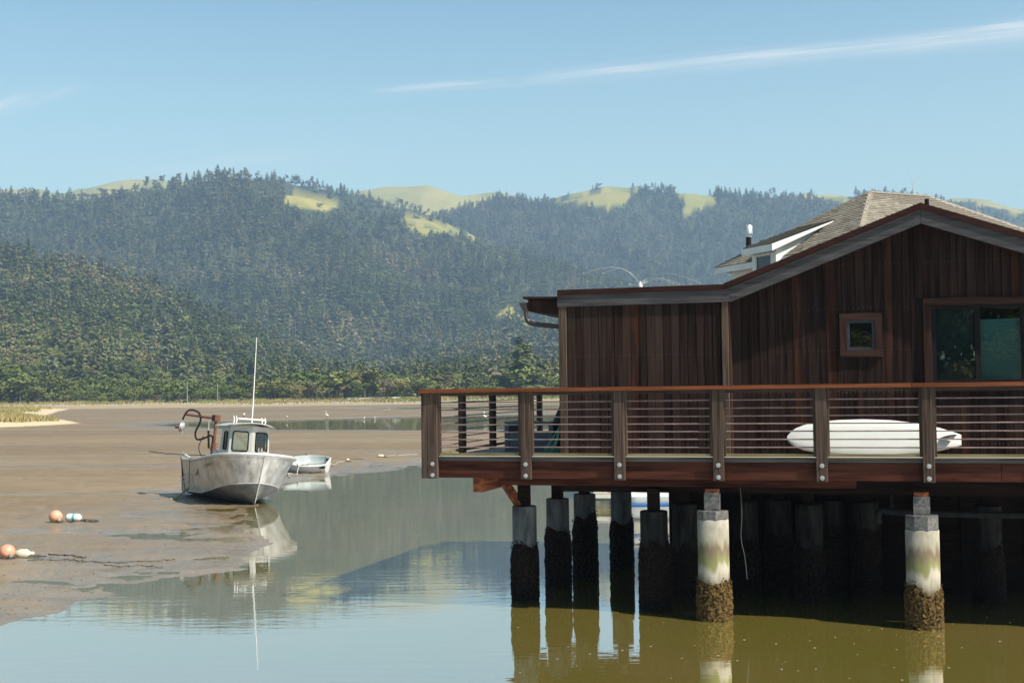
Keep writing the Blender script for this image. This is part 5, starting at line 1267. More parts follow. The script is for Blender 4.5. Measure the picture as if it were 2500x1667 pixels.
for s in (-1, 1): MB().tube([(DG(t)[0], s * DG(t)[1], DG(t)[2]) for t in ts2], .028, 8).build('gunwale', M_WHITE, din)
g1 = DG(1); MB().tube([(g1[0], -g1[1], g1[2]), (g1[0], g1[1], g1[2])], .028, 8).build('transom_rail', M_WHITE, din)
MB().box(-.02, .20, -.62, .62, .33, .365).build('thwart', M_DINI, din)
for s in (-1, 1):
    MB().box(g1[0] + .02, g1[0] + .25, s * .52 - .05, s * .52 + .05, .40, .46).build('stern_knee', M_BLACK, din)
    MB().tube([(.16, s * .67, .5), (.16, s * .67, .62), (.2, s * .67, .66)], .016, 6).build('oarlock', M_BLACK, din)
bpy.context.view_layer.update(); DM = din.matrix_world.copy()
oar = thing('oar', 'single wooden oar lying inside the white dinghy', 'oar')
MB().tube([DM @ Vector((.22, .1, .40)), DM @ Vector((-.85, -.42, .30))], .02, 6).build('shaft', pm('oar_wood', (.16, .14, .12), (.3, .27, .23)), oar)
MB().box(-.14, .14, -.05, .05, -.008, .008, Matrix.Translation(DM @ Vector((.32, .15, .40))) @ Matrix.Rotation(R(12), 4, 'Z')).build('blade', M_WHITE, oar)
pr = DM @ Vector((0.1, .70, .55)); pe = atz(712, 1163, .12)
pr2 = Vector((pr.x - .05, pr.y - .28, flat1(pr.x - .05, pr.y - .28) + .015))
obj('painter_rope', MB().tube(spline([pr, pr.lerp(pr2, .6) + Vector((0, -.03, 0)), pr2, Vector((pr2.x - .3, pr2.y - .35, flat1(pr2.x - .3, pr2.y - .35) + .012)), Vector((pe.x, pe.y, flat1(pe.x, pe.y) + .012))], 6), .018, 6).mesh('painter_rope', pm('pale_rope', (.5, .47, .42), (.62, .6, .55), (30, 30, 30), .8)), None, 'pale rope hanging over the side of the white dinghy', 'rope')
pb = DM @ Vector((.93, .12, .60)); pz = flat1(pb.x, pb.y - .3)
obj('bow_rope', MB().tube([pb, pb + Vector((-.01, -.05, -.1)), Vector((pb.x - .02, pb.y - .25, pz + .01))], .016, 6).mesh('bow_rope', MATS['pale_rope']), None, 'short white rope hanging from the bow of the dinghy', 'rope')

# ================================================================== buoys on the mud
def ground(px, py):
    z = 0.15
    for _ in range(6): P = atz(px, py, z); z = flat1(P.x, P.y)
    return Vector((P.x, P.y, z))
def weedy(root, pts, r, seed, mat):
    rr = random.Random(seed)
    for p in pts:
        for _ in range(7):
            a = rr.uniform(0, 2 * PI); L = rr.uniform(.06, .16)
            q = [Vector(p), Vector(p) + Vector((math.cos(a) * L * .5, math.sin(a) * L * .5, rr.uniform(.0, .05))), Vector(p) + Vector((math.cos(a) * L, math.sin(a) * L, rr.uniform(-.01, .01)))]
            MB().tube(spline(q, 3), [r, r, r, r, r * .8, r * .6, r * .4], 5).build('weed_strand', mat, root)
M_WEED = pm('dry_weed', (.05, .04, .025), (.14, .11, .07), (30, 30, 30), .9)
def ball_buoy(px, py, rpx, c1, c2, label, seed, dirty=True):
    P = ground(px, py); r = rpx * (P.y) / F
    m = pm('buoy_skin_%d' % seed, c1, c2, (2.5, 2.5, 3), .45)
    if dirty:
        nt = m.node_tree; b = bsdf(m); old = b.inputs['Base Color'].links[0].from_socket
        tc = N(nt, 'ShaderNodeTexCoord'); sp = N(nt, 'ShaderNodeSeparateXYZ'); nt.links.new(tc.outputs['Object'], sp.inputs[0])
        nz = N(nt, 'ShaderNodeTexNoise'); setin(nz, Scale=14.0, Detail=4.0); nt.links.new(tc.outputs['Object'], nz.inputs['Vector'])
        k = math_(nt, 'MULTIPLY_ADD', math_(nt, 'ADD', math_(nt, 'DIVIDE', sp.outputs[2], r), math_(nt, 'MULTIPLY', nz.outputs[0], .5)), -7.0, 3.6, clamp=True)
        mx = N(nt, 'ShaderNodeMix', data_type='RGBA'); nt.links.new(k, mx.inputs['Factor']); nt.links.new(old, mx.inputs['A']); mx.inputs['B'].default_value = (.06, .045, .03, 1)
        nt.links.new(mx.outputs['Result'], b.inputs['Base Color'])
    root = thing('buoy', label, 'buoy', P)
    MB().lathe([(max(0, r * math.sin(PI * i / 14)), r - r * math.cos(PI * i / 14) - .03) for i in range(15)], 24).build('float', m, root)
    eye = Vector((r * .75, -r * .75, r * .35))
    MB().lathe([(0, -.05), (.05, -.04), (.055, .02), (.03, .06), (0, .07)], 10, eye).build('eyelet', pm('grimy_plastic', (.22, .18, .16), (.4, .36, .33), (20, 20, 20), .7), root)
    weedy(root, [(r * .5, -r * .7, .01), (r * .1, -r * .9, .0), (r * .9, -r * .5, .0)], .012, seed, M_WEED)
    return root
ball_buoy(136, 1284, 16, (.72, .24, .20), (.80, .40, .22), 'round coral pink buoy on the mud beside the white and blue float', 1)
ball_buoy(18, 1362, 18.5, (.78, .26, .18), (.85, .46, .24), 'round orange buoy at the left edge of the mud', 2)
ball_buoy(803, 1137, 5.2, (.16, .60, .47), (.28, .72, .58), 'small turquoise buoy right of the dinghy stern', 3, False)
ball_buoy(849, 1128, 4.6, (.72, .48, .22), (.80, .58, .32), 'small round yellow buoy on the mud right of the turquoise one', 4, False)
def long_float(px, py, L, r, ang, c1, c2, label, seed, neck=False, band=None):
    P = ground(px, py); root = thing('float_buoy', label, 'buoy', P, (0, 0, ang))
    pr = [(0, -L / 2), (r * .6, -L / 2 + .01), (r * .95, -L / 2 + .05), (r, -L / 4), (r, L / 4), (r * .9, L / 2 - .06), (r * .5, L / 2 - .01), (0, L / 2)]
    if neck: pr = [(0, -L / 2), (r * .7, -L / 2 + .03), (r, -L / 5), (r * .95, L / 8), (r * .55, L / 4), (r * .38, L / 3), (r * .42, L / 2 - .02), (0, L / 2)]
    mb = MB().lathe(pr, 18); mb.v = [(z, y, x + r - .02) for x, y, z in mb.v]
    mb.build('float', pm('float_skin_%d' % seed, c1, c2, (6, 6, 6), .6, .3, (20, 20, 20)), root)
    if band:
        b = MB().lathe([(r + .002, -L * .02), (r + .004, .0), (r + .002, L * .12)], 18); b.v = [(z, y, x + r - .02) for x, y, z in b.v]; b.build('painted_band', pm('teal_band', band, tuple(x * 1.3 for x in band), (9, 9, 9), .6), root)
    weedy(root, [(L * .5 + .06 * i, -.02 * i, .015) for i in range(9 if band else 3)], .014, seed, M_WEED)
weed_pos = None
long_float(180, 1272, .44, .115, R(-6), (.74, .73, .70), (.82, .81, .78), 'white cylindrical float with blue green band trailing weed', 11, band=(.04, .30, .36))
long_float(60, 1361, .42, .105, R(8), (.62, .56, .40), (.74, .69, .55), 'weathered cream pear shaped float beside the orange buoy', 12, neck=True)
long_float(930, 1116, .33, .085, R(-4), (.70, .58, .34), (.80, .70, .46), 'pale yellow oblong float farthest right on the mud', 13)
# ropes lying on the mud
def mud_rope(name, label, pts, r, mat, lift=.008, wob=.03, seed=3):
    rr = random.Random(seed); base = [ground(*p) for p in pts]; s = spline(base, 14)
    s = [Vector((p.x + rr.uniform(-wob, wob), p.y + rr.uniform(-wob, wob), 0)) for p in s]
    zz = flats([p.x for p in s], [p.y for p in s])
    for p, z in zip(s, zz): p.z = z + lift
    return obj(name, MB().tube(s, r, 5).mesh(name, mat), None, label, 'rope')
M_LINE = pm('muddy_line', (.07, .055, .035), (.15, .12, .08), (20, 20, 20), .9)
mud_rope('anchor_line', 'dark weed covered line running left from the work boat', [(365, 1102), (395, 1106), (440, 1110), (475, 1111), (500, 1112)], .03, M_LINE, .02)
mud_rope('anchor_line', 'thin dark line lying on the mud between dinghy and yellow buoy', [(800, 1119), (830, 1120), (860, 1121), (890, 1122)], .014, M_LINE)
mud_rope('buoy_line', 'pale line joining the turquoise and yellow buoys', [(806, 1134), (820, 1130), (835, 1127), (846, 1126)], .012, MATS['pale_rope'])
mud_rope('buoy_line', 'pale line running right from the oblong yellow float', [(936, 1115), (955, 1112), (990, 1110), (1020, 1109)], .012, MATS['pale_rope'])
mud_rope('weed_line', 'dark weed covered line beside the rill near the orange buoy', [(70, 1368), (110, 1366), (160, 1366), (205, 1370), (260, 1373), (330, 1371), (425, 1366)], .009, M_LINE, .008, .06)
mud_rope('weed_line', 'short dark strand of weed above the blue rill', [(120, 1353), (150, 1356), (180, 1358), (207, 1361)], .012, M_LINE, .014, .05)
mud_rope('weed_line', 'dark line lying in the braided rill', [(255, 1379), (300, 1383), (350, 1382), (395, 1386)], .007, M_LINE, .014, .05)
# crumbs of weed and shell scattered on the near mud: nobody could count them
cr_m = MB(); rr = random.Random(5); pts = []
for _ in range(900):
    px, py = rr.uniform(0, 660), 1250 + 260 * rr.random() ** .8; P = atz(px, py, .05); pts.append((P.x, P.y))
zz = flats([p[0] for p in pts], [p[1] for p in pts])
for (x, y), z in zip(pts, zz):
    if z < .015: continue
    s = rr.uniform(.005, .02); a = rr.uniform(0, PI); L = s * rr.uniform(1, 3)
    ca, sa = math.cos(a), math.sin(a)
    cr_m.add([(x + ca * L, y + sa * L, z), (x - sa * s, y + ca * s, z), (x - ca * L, y - sa * L, z), (x + sa * s, y - ca * s, z), (x, y, z + s * .8)], [(0, 1, 4), (1, 2, 4), (2, 3, 4), (3, 0, 4)])
cr_m.build('mud_crumbs', pm('weed_crumbs', (.11, .08, .05), (.24, .17, .11), (9, 9, 9), .9), label='scattered crumbs of weed and mud on the near flat', cat='debris', kind='stuff')

# ================================================================== floating dock and moored boats seen between the pilings
M_DOCKW = pm('white_dock_edge', (.60, .58, .54), (.74, .72, .68), (3, 3, 3), .6)
M_DOCKS = pm('weedy_dock_side', (.07, .08, .05), (.22, .22, .17), (6, 6, 6), .8)
dk_o = atz(1445, 1214, 0.3)
dock = thing('floating_dock', 'white edged floating dock on the water behind the pilings', 'dock', (dk_o.x, dk_o.y, 0), (0, 0, R(-10)))
MB().bbox(0, 3.4, 0, 1.6, .28, .40, .01).build('dock_edge', M_DOCKW, dock)
MB().box(.03, 3.37, .03, 1.57, -.15, .28).build('float_block', M_DOCKS, dock)
for i in range(6): MB().box(.05 + i * .56, .08 + i * .56, -.012, .02, .0, .27).build('dock_batten', M_BLACK, dock)
for i in range(11): MB().box(.02 + i * .305, .31 + i * .305, .02, 1.58, .402, .425).build('dock_plank', M_DECK, dock)
for k, x in enumerate((.55, .75, .95)):
    rp = thing('rope_coil', 'coiled rope on the dock edge, coil %s' % ('nearest the left piling', 'in the middle', 'farthest right')[k], 'rope coil', dock.matrix_basis @ Vector((x, .12, .43)), (0, 0, 0), 'rope coils on the dock')
    MB().tube([(0.08 * math.cos(a / 5), .05 * math.sin(a / 5), .02 + .004 * (a % 10)) for a in range(40)], .014, 5).build('coil', MATS['pale_rope'], rp)
st2 = thing('dock_stand', 'small timber stand with diagonal brace on the floating dock', 'stand', dock.matrix_basis @ Vector((.75, .9, .425)), (0, 0, R(-10)))
for x in (0, .6): MB().box(x, x + .10, 0, .10, 0, .8).build('leg', M_DOCKW, st2)
MB().tube([(.05, .05, .35), (.62, .05, .62)], .04, 4, smooth=False).build('brace', M_DOCKW, st2)
MB().box(-.1, .8, -.05, .5, .8, .86).build('top', M_DOCKW, st2)
def moored(px, py, L, label, stripe, ang, seed):
    P = atz(px, py, 0.0); root = thing('moored_boat', label, 'boat', (P.x, P.y, 0), (0, 0, ang), 'boats moored behind the house')
    n = 14; vs = []; sv_ = []
    for i in range(n + 1):
        t = i / n; w = .85 * min(1, (1.15 - t) ** .5 * 1.25) if t < .98 else .06; h = .62 + .25 * t * t
        for s, z, k in ((-1, h, 1), (-1, .25, .93), (-1, -.1, .75), (1, -.1, .75), (1, .25, .93), (1, h, 1)): vs.append((L * (t - .5), s * w * k, z))
    MB().add(vs, [(i * 6 + j, (i + 1) * 6 + j, (i + 1) * 6 + j + 1, i * 6 + j + 1) for i in range(n) for j in range(5)] + [tuple(range(6))], True).build('hull', M_WHITE, root)
    MB().add([(vs[i * 6][0], vs[i * 6][1] * .97, vs[i * 6][2] - .06) for i in range(n + 1)] + [(vs[i * 6 + 5][0], vs[i * 6 + 5][1] * .97, vs[i * 6 + 5][2] - .06) for i in range(n + 1)], [(i, i + 1, n + 2 + i, n + 1 + i) for i in range(n)]).build('deck', M_WHITE, root)
    for s in (0, 5): MB().tube([(vs[i * 6 + s][0], vs[i * 6 + s][1] * 1.01, vs[i * 6 + s][2] - .22) for i in range(n)], .055, 6).build('stripe', stripe, root)
    MB().bbox(-L * .12, L * .12, -.5, .5, .6, 1.15, .05).build('cuddy', M_WHITE, root)
    MB().box(-L * .122, L * .1, -.42, .42, .85, 1.05).build('cuddy_window', M_WFRAME, root)
M_BLUE = pm('blue_boat_stripe', (.03, .12, .34), (.05, .18, .42), (4, 4, 4), .4)
M_GREEN = pm('green_boat_stripe', (.03, .20, .14), (.05, .28, .2), (4, 4, 4), .4)
moored(1760, 1262, 5.2, 'white boat with blue stripe moored behind the middle sunlit piling', M_BLUE, R(-8), 1)
moored(2170, 1268, 5.0, 'white boat moored far behind the right sunlit piling', M_BLUE, R(-14), 3)
for px, py in ():
    pass
# sandy bank on the far side of the creek, right of the house
M_STRAW = pm('straw_bank', (.30, .22, .09), (.46, .36, .18), (.6, .6, 2), .9, .4)
bankm = MB(); vs = []
for i in range(25):
    x = 12 + i * 2.2; y0 = 44 + 2 * math.sin(i * .8)
    for j, (dy, z) in enumerate(((0, -.1), (1.2, .7), (3.5, 1.5), (7, 2.0), (30, 2.6))): vs.append((x, y0 + dy, z + .12 * math.sin(i * 1.7 + j)))
bankm.add(vs, [(i * 5 + j, (i + 1) * 5 + j, (i + 1) * 5 + j + 1, i * 5 + j + 1) for i in range(24) for j in range(4)], True)
bankm.build('creek_bank', M_STRAW, kind='structure')

# ================================================================== birds
M_BIRDW = pm('white_plumage', (.78, .77, .74), (.84, .83, .80), (9, 9, 9), .8)
M_BIRDG = pm('grey_wing', (.35, .35, .36), (.45, .45, .46), (9, 9, 9), .8)
M_LEG = pm('bird_leg', (.04, .035, .03))
M_BILL = pm('yellow_bill', (.55, .36, .04))
def egret(px, py, h, label, face=1, z=None):
    P = ground(px, py) if z is None else atz(px, py, z); root = thing('egret', label, 'bird', P, (0, 0, 0 if face > 0 else PI), 'white egrets wading'); s = h
    body = MB().tube(spline([(-.20 * s, 0, .40 * s), (-.08 * s, 0, .46 * s), (.06 * s, 0, .52 * s), (.13 * s, 0, .60 * s), (.12 * s, 0, .70 * s), (.07 * s, 0, .80 * s), (.09 * s, 0, .91 * s), (.16 * s, 0, .95 * s)], 3),
                     [.012 * s, .04 * s, .075 * s, .095 * s, .11 * s, .11 * s, .10 * s, .08 * s, .06 * s, .05 * s, .04 * s, .034 * s, .03 * s, .028 * s, .026 * s, .026 * s, .026 * s, .028 * s, .032 * s, .034 * s, .03 * s, .016 * s], 8)
    body.build('body', M_BIRDW, root)
    MB().tube([(.16 * s, 0, .95 * s), (.28 * s, 0, .93 * s)], [.014 * s, .003 * s], 5).build('bill', M_BILL, root)
    for y in (-.03, .03): MB().tube([(0, y * s, .46 * s), (-.02 * s, y * s, .24 * s), (.0, y * s, -.02)], .010 * s, 5).build('leg', M_LEG, root)
egret(798, 1023, 1.15, 'white egret standing at the far water edge above the dinghy', -1, 0.0)
egret(1185, 1030, 1.25, 'white egret seen through the railing beside the front corner post', -1, 0.0)
def gull(px, py, label, face):
    P = ground(px, py); root = thing('gull', label, 'bird', P, (0, 0, face), 'gulls on the flats'); s = .62
    MB().tube([(-.26 * s, 0, .26 * s), (-.10 * s, 0, .27 * s), (.06 * s, 0, .28 * s), (.16 * s, 0, .34 * s), (.20 * s, 0, .42 * s), (.26 * s, 0, .44 * s), (.29 * s, 0, .43 * s)], [.01 * s, .075 * s, .10 * s, .075 * s, .05 * s, .045 * s, .02 * s], 8).build('body', M_BIRDW, root)
    for y in (-1, 1): MB().tube([(.06 * s, y * .085 * s, .30 * s), (-.12 * s, y * .085 * s, .29 * s), (-.30 * s, y * .05 * s, .27 * s)], [.03 * s, .045 * s, .006 * s], 6).build('wing', M_BIRDG, root)
    MB().tube([(.29 * s, 0, .43 * s), (.36 * s, 0, .41 * s)], [.014 * s, .003 * s], 5).build('bill', M_BILL, root)
    for y in (-.03, .03): MB().tube([(.02 * s, y * s, .22 * s), (.02 * s, y * s, -.01)], .008 * s, 5).build('leg', M_LEG, root)
gull(888, 1023, 'small white gull right of the far egret at the water edge', 0)
gull(916, 1022, 'small white gull farthest right at the far water edge', PI)
gull(700, 1020, 'small white gull left of the egret, above the wheelhouse', .4)

# ================================================================== far shore: wall, poles, car, driftwood, stones, dune grass
def far_ground(px, Y):
    x = (px - CX) / F * Y; return Vector((x, Y, float(land(np.array([x]), np.array([float(Y)]))[0]) if Y > 312 else flat1(x, Y)))
M_POLE = pm('grey_pole', (.26, .24, .22), (.38, .36, .33), (4, 4, 2), .85)
for k, (px, Y, h, lab) in enumerate(((456, 372, 6.6, 'grey utility pole on the far shore left of the work boat aerial'), (886, 385, 7.6, 'grey utility pole on the far shore above the small gulls'), (530, 378, 5.6, 'short pale pole standing among the shore shrubs'))):
    P = far_ground(px, Y); root = thing('utility_pole', lab, 'pole', P, (0, 0, 0), 'poles along the far shore')
    MB().tube([(0, 0, -.3), (0, 0, h)], [.17, .11], 8).build('shaft', M_POLE, root)
    MB().box(-.9, .9, -.06, .06, h - .75, h - .6).build('crossarm', M_POLE, root)
P = far_ground(848, 368); wl = thing('sea_wall', 'low pale concrete wall along the far shore road', 'wall', P)
x = 0
for i in range(6): MB().bbox(x, x + 1.14, 0, .35, -.4, .8, .02).build('wall_panel', M_DOCKW, wl); x += 1.16
P = far_ground(900, 374); wl = thing('sea_wall', 'pale concrete wall length left of the far white car', 'wall', P)
for i in range(5): MB().bbox(i * 1.16, i * 1.16 + 1.14, 0, .35, -.4, .75, .02).build('wall_panel', M_DOCKW, wl)
M_DRIFT = pm('bleached_wood', (.30, .24, .18), (.5, .42, .33), (6, 6, 6), .9)
P = far_ground(966, 366); sk = thing('beached_skiff', 'tiny white skiff lying on the far shore left of the deck corner', 'skiff', P + Vector((0, 0, .05)), (R(14), 0, R(8)))
vs = []
for i in range(9):
    t = i / 8; w = .55 * math.sin(PI * (t * .8 + .12)) ** .7
    for sx, z in ((-1, .5 + .12 * (t - .4) ** 2), (-.6, .05), (.6, .05), (1, .5 + .12 * (t - .4) ** 2)): vs.append((2.6 * (t - .5), sx * w, z))
MB().add(vs, [(i * 4 + j, (i + 1) * 4 + j, (i + 1) * 4 + j + 1, i * 4 + j + 1) for i in range(8) for j in range(3)] + [(0, 1, 2, 3), (35, 34, 33, 32)], True).build('hull', M_WHITE, sk)
MB().box(-.1, .15, -.5, .5, .36, .4).build('thwart', M_DRIFT, sk)
dw = thing('driftwood', 'pale branched driftwood snag on the far sandbar', 'driftwood', ground(950, 1006))
for a, b, r in (((-.9, 0, .1), (.5, 0, .45), .12), ((-.1, 0, .3), (.6, .1, 1.0), .08), ((.1, 0, .3), (-.2, .1, .95), .07), ((.4, 0, .4), (1.2, 0, .75), .07)):
    MB().tube([a, ((a[0] + b[0]) / 2, .1, (a[2] + b[2]) / 2 + .1), b], [r, r * .8, r * .35], 6).build('branch', M_DRIFT, dw)
# riprap stones and dune grass
rr = random.Random(12); rk = MB()
_p = [(rr.uniform(-40, 1380), rr.uniform(-8, 3)) for _ in range(900)]; _Y = shore_depth([p[0] for p in _p]) + np.array([p[1] for p in _p]); _X = (np.array([p[0] for p in _p]) - CX) / F * _Y; _Z = land(_X, _Y)
for x, Y, z in zip(_X, _Y, _Z):
    s = rr.uniform(.18, .55)
    vs = [(x + s * rr.uniform(.6, 1.2) * a, Y + s * b, z + s * c_ * rr.uniform(.5, 1)) for a, b, c_ in ((1, 0, 0), (0, 1, 0), (-1, 0, 0), (0, -1, 0), (0, 0, 1), (0, 0, -.6))]
    rk.add(vs, [(0, 1, 4), (1, 2, 4), (2, 3, 4), (3, 0, 4), (1, 0, 5), (2, 1, 5), (3, 2, 5), (0, 3, 5)])
rk.build('shore_stones', pm('shore_stone', (.26, .23, .19), (.42, .38, .32), (.5, .5, .5), .9), label='pale stones strewn along the far shore', cat='stones', kind='stuff')
rng0 = np.random.default_rng(8)
def grass(name, P, hmin, hmax, mat, label):
    mb = MB()
    z = flats([p[0] for p in P], [p[1] for p in P])
    for (x, y), z0 in zip(P, z):
        if z0 < .45: continue
        h = rr.uniform(hmin, hmax); a = rr.uniform(0, PI); w = rr.uniform(.06, .16)
        for k in range(3):
            a += 1.1; dx, dy = math.cos(a) * w, math.sin(a) * w; lx, ly = rr.uniform(-.3, .3) * h, rr.uniform(-.3, .3) * h; ox, oy = rr.uniform(-.3, .3), rr.uniform(-.3, .3)
            mb.add([(x + ox - dx, y + oy - dy, z0 - .05), (x + ox + dx, y + oy + dy, z0 - .05), (x + ox + lx, y + oy + ly, z0 + h)], [(0, 1, 2)])
    return mb.build(name, mat, label=label, cat='grass', kind='stuff')
spx = SPIT
_px = rng0.uniform(-120, 215, 16000); _Y = 1 / rng0.uniform(1 / 330, 1 / 124, 16000); _X = (_px - CX) / F * _Y
_ok = -sdist(np.stack([_X, _Y], 1), SPIT) > 5 + 4 * fbm(_X / 8, _Y / 8, 4, 2)
SPITPTS = list(zip(_X[_ok], _Y[_ok]))[:6500]
M_GRASS = pm('dune_grass', (.24, .24, .07), (.46, .35, .14), (.07, .05, .05), .9, ramp=(.38, .62), coord='Object')
grass('dune_grass', SPITPTS, .3, .75, M_GRASS, 'yellow green dune grass on the sandy spit at the left')
mb = MB()
_p = [(rr.uniform(-60, 1390), 2 + 32 * rr.random()) for _ in range(3600)]; _Y = shore_depth([p[0] for p in _p]) + np.array([p[1] for p in _p]); _X = (np.array([p[0] for p in _p]) - CX) / F * _Y; _Z = land(_X, _Y)
for x, Y, z0 in zip(_X, _Y, _Z):
    h = rr.uniform(.3, .9); a = rr.uniform(0, PI)
    for k in range(2):
        a += 1.3; dx, dy = math.cos(a) * .3, math.sin(a) * .3
        mb.add([(x - dx, Y - dy, z0 - .1), (x + dx, Y + dy, z0 - .1), (x + rr.uniform(-.3, .3), Y, z0 + h)], [(0, 1, 2)])
mb.build('shore_grass', M_GRASS, label='pale grass along the far shore at the foot of the wooded hills', cat='grass', kind='stuff')

# ================================================================== trees
def leaf_mat(name, c1, c2, c3):
    m = bpy.data.materials.new(name); m.use_nodes = True; nt = m.node_tree; b = bsdf(m)
    b.inputs['Roughness'].default_value = .85; b.inputs['Specular IOR Level'].default_value = .08
    oi = N(nt, 'ShaderNodeObjectInfo'); cr = N(nt, 'ShaderNodeValToRGB'); e = cr.color_ramp.elements
    e[0].color = (*c1, 1); e[1].color = (*c3, 1); e[1].position = 1.0; x = e.new(.55); x.color = (*c2, 1)
    pn = N(nt, 'ShaderNodeTexNoise'); setin(pn, Scale=0.011, Detail=3.0); nt.links.new(oi.outputs['Location'], pn.inputs['Vector'])
    nt.links.new(math_(nt, 'ADD', math_(nt, 'MULTIPLY', oi.outputs['Random'], .55), math_(nt, 'MULTIPLY_ADD', pn.outputs[0], 2.2, -.87), clamp=True), cr.inputs[0])
    tc = N(nt, 'ShaderNodeTexCoord'); nz = N(nt, 'ShaderNodeTexNoise'); setin(nz, Scale=9.0, Detail=2.0); nt.links.new(tc.outputs['Object'], nz.inputs['Vector'])
    hs = N(nt, 'ShaderNodeHueSaturation'); fv = math_(nt, 'MULTIPLY_ADD', math_(nt, 'FRACT', math_(nt, 'MULTIPLY', oi.outputs['Random'], 23.7)), .7, .65); nt.links.new(math_(nt, 'MULTIPLY', math_(nt, 'MULTIPLY_ADD', nz.outputs[0], 1.1, .5), fv), hs.inputs['Value']); nt.links.new(cr.outputs[0], hs.inputs['Color'])
    nt.links.new(hs.outputs[0], b.inputs['Base Color']); return m
M_CON = leaf_mat('conifer_needles', (.050, .070, .020), (.098, .116, .032), (.185, .158, .068))
M_BRO = leaf_mat('oak_leaves', (.066, .092, .022), (.122, .138, .036), (.200, .165, .072))
M_GRY = leaf_mat('grey_willow_twigs', (.15, .125, .085), (.19, .155, .10), (.21, .15, .09))
M_BARK = pm('tree_bark', (.07, .055, .042), (.15, .125, .10), (3, 3, 1), .9)
def conifer(seed, n=170, rad=.20, ragged=.35):
    r = random.Random(seed); mb = MB()
    for k in range(n):
        t = .10 + .90 * r.random() ** .9; a = r.uniform(0, 2 * PI)
        R_ = rad * (1 - t) ** .75 * (1 + ragged * math.sin(t * 31 + seed) + r.uniform(-.3, .2)) + .008
        q = R_ * r.uniform(.25, 1) ** .6; s = (.024 + .070 * (1 - t)) * r.uniform(.7, 1.3)
        c = Vector((q * math.cos(a), q * math.sin(a), t - q * .25)); o = Vector((math.cos(a), math.sin(a), r.uniform(-.55, .35))).normalized()
        e = o.cross(Vector((0, 0, 1))).normalized(); e = (e * 1 + Vector((0, 0, r.uniform(-.5, .5)))).normalized(); up = o
        mb.add([c - e * s * .8, c + up * s * 1.3 - Vector((0, 0, s * .3)), c + e * s * .8, c - up * s * .5 + Vector((0, 0, s * .6))], [(0, 1, 2, 3)])
    return mb
def broadleaf(seed, n=330, flat=.8, ls=1.0):
    r = random.Random(seed); mb = MB(); lobes = []
    for k in range(r.randint(6, 9)):
        a = r.uniform(0, 2 * PI); q = r.uniform(.05, .30); lobes.append((Vector((q * math.cos(a), q * math.sin(a), r.uniform(.34, .74))), r.uniform(.14, .25)))
    for k in range(n):
        c, R_ = r.choice(lobes); d = Vector((r.gauss(0, 1), r.gauss(0, 1), r.gauss(.25, .9))).normalized(); p = c + Vector((d.x, d.y, d.z * flat)) * R_ * r.uniform(.75, 1.05)
        if p.z < .06: p.z = .06 + r.random() * .1
        nn = (d + Vector((r.uniform(-.6, .6), r.uniform(-.6, .6), r.uniform(-.6, .6)))).normalized(); e = nn.cross(Vector((.3, .2, 1))).normalized(); f = nn.cross(e); s = r.uniform(.028, .058) * ls
        mb.add([p - e * s, p - f * s * .8, p + e * s, p + f * s * .8], [(0, 1, 2, 3)])
    return mb
def trunk_mb(h=.5, r0=.018):
    return MB().tube([(0, 0, -.05), (.005, 0, h * .5), (-.004, .004, h)], [r0, r0 * .7, r0 * .25], 6)
def limbs_mb(seed):
    r = random.Random(seed); mb = MB().tube([(0, 0, -.05), (.01, 0, .2), (0, .01, .45)], [.03, .022, .012], 6)
    for k in range(4):
        a = r.uniform(0, 2 * PI); mb.tube([(0, 0, .18 + .05 * k), (.1 * math.cos(a), .1 * math.sin(a), .33 + .05 * k), (.22 * math.cos(a), .22 * math.sin(a), .45 + .05 * k)], [.014, .010, .004], 5)
    return mb
CONS = [conifer(s, 170, rd, rg).mesh('conifer_crown', M_CON) for s, rd, rg in ((1, .20, .3), (2, .24, .4), (3, .17, .25), (4, .22, .5), (5, .27, .35))]
BROS = [broadleaf(s).mesh('oak_crown', M_BRO) for s in (11, 12, 13, 14)]
GRYS = [broadleaf(s, 300, .7).mesh('willow_crown', M_GRY) for s in (21, 22)]
TRK_C = trunk_mb(.92).mesh('conifer_trunk', M_BARK); TRK_B = [limbs_mb(s).mesh('oak_trunk', M_BARK) for s in (1, 2, 3)]
def eucalypt(seed, n=240):
    r = random.Random(seed); mb = MB(); lobes = []
    for k in range(9):
        a = r.uniform(0, 2 * PI); z = r.uniform(.34, .92); q = r.uniform(.02, .13); lobes.append((Vector((q * math.cos(a), q * math.sin(a), z)), r.uniform(.06, .13)))
    for k in range(n):
        c, R_ = r.choice(lobes); d = Vector((r.gauss(0, 1), r.gauss(0, 1), r.gauss(.2, 1))).normalized(); p = c + d * R_ * r.uniform(.5, 1.05)
        nn = (d + Vector((r.uniform(-.7, .7), r.uniform(-.7, .7), r.uniform(-.7, .7)))).normalized(); e = nn.cross(Vector((.3, .2, 1))).normalized(); f = nn.cross(e); s = r.uniform(.022, .046)
        mb.add([p - e * s, p - f * s * .8, p + e * s, p + f * s * .8], [(0, 1, 2, 3)])
    return mb
M_EUC = leaf_mat('grey_green_leaves', (.070, .090, .046), (.115, .132, .072), (.18, .165, .095))
M_PALE = pm('pale_bark', (.30, .27, .23), (.42, .39, .34), (3, 3, 1), .9)
EUCS = []
for s in (41, 42, 43):
    mb = eucalypt(s); k = len(mb.f); mb.tube([(0, 0, -.05), (.012, 0, .35), (-.01, .01, .75)], [.014, .011, .005], 5); mb.tube([(.01, 0, .3), (.06, .02, .5), (.09, .03, .66)], [.008, .006, .003], 5)
    me = mb.mesh('eucalypt', M_EUC); me.materials.append(M_PALE)
    me.polygons.foreach_set('material_index', [0] * k + [1] * (len(mb.f) - k)); EUCS.append(me)
SNAG = []
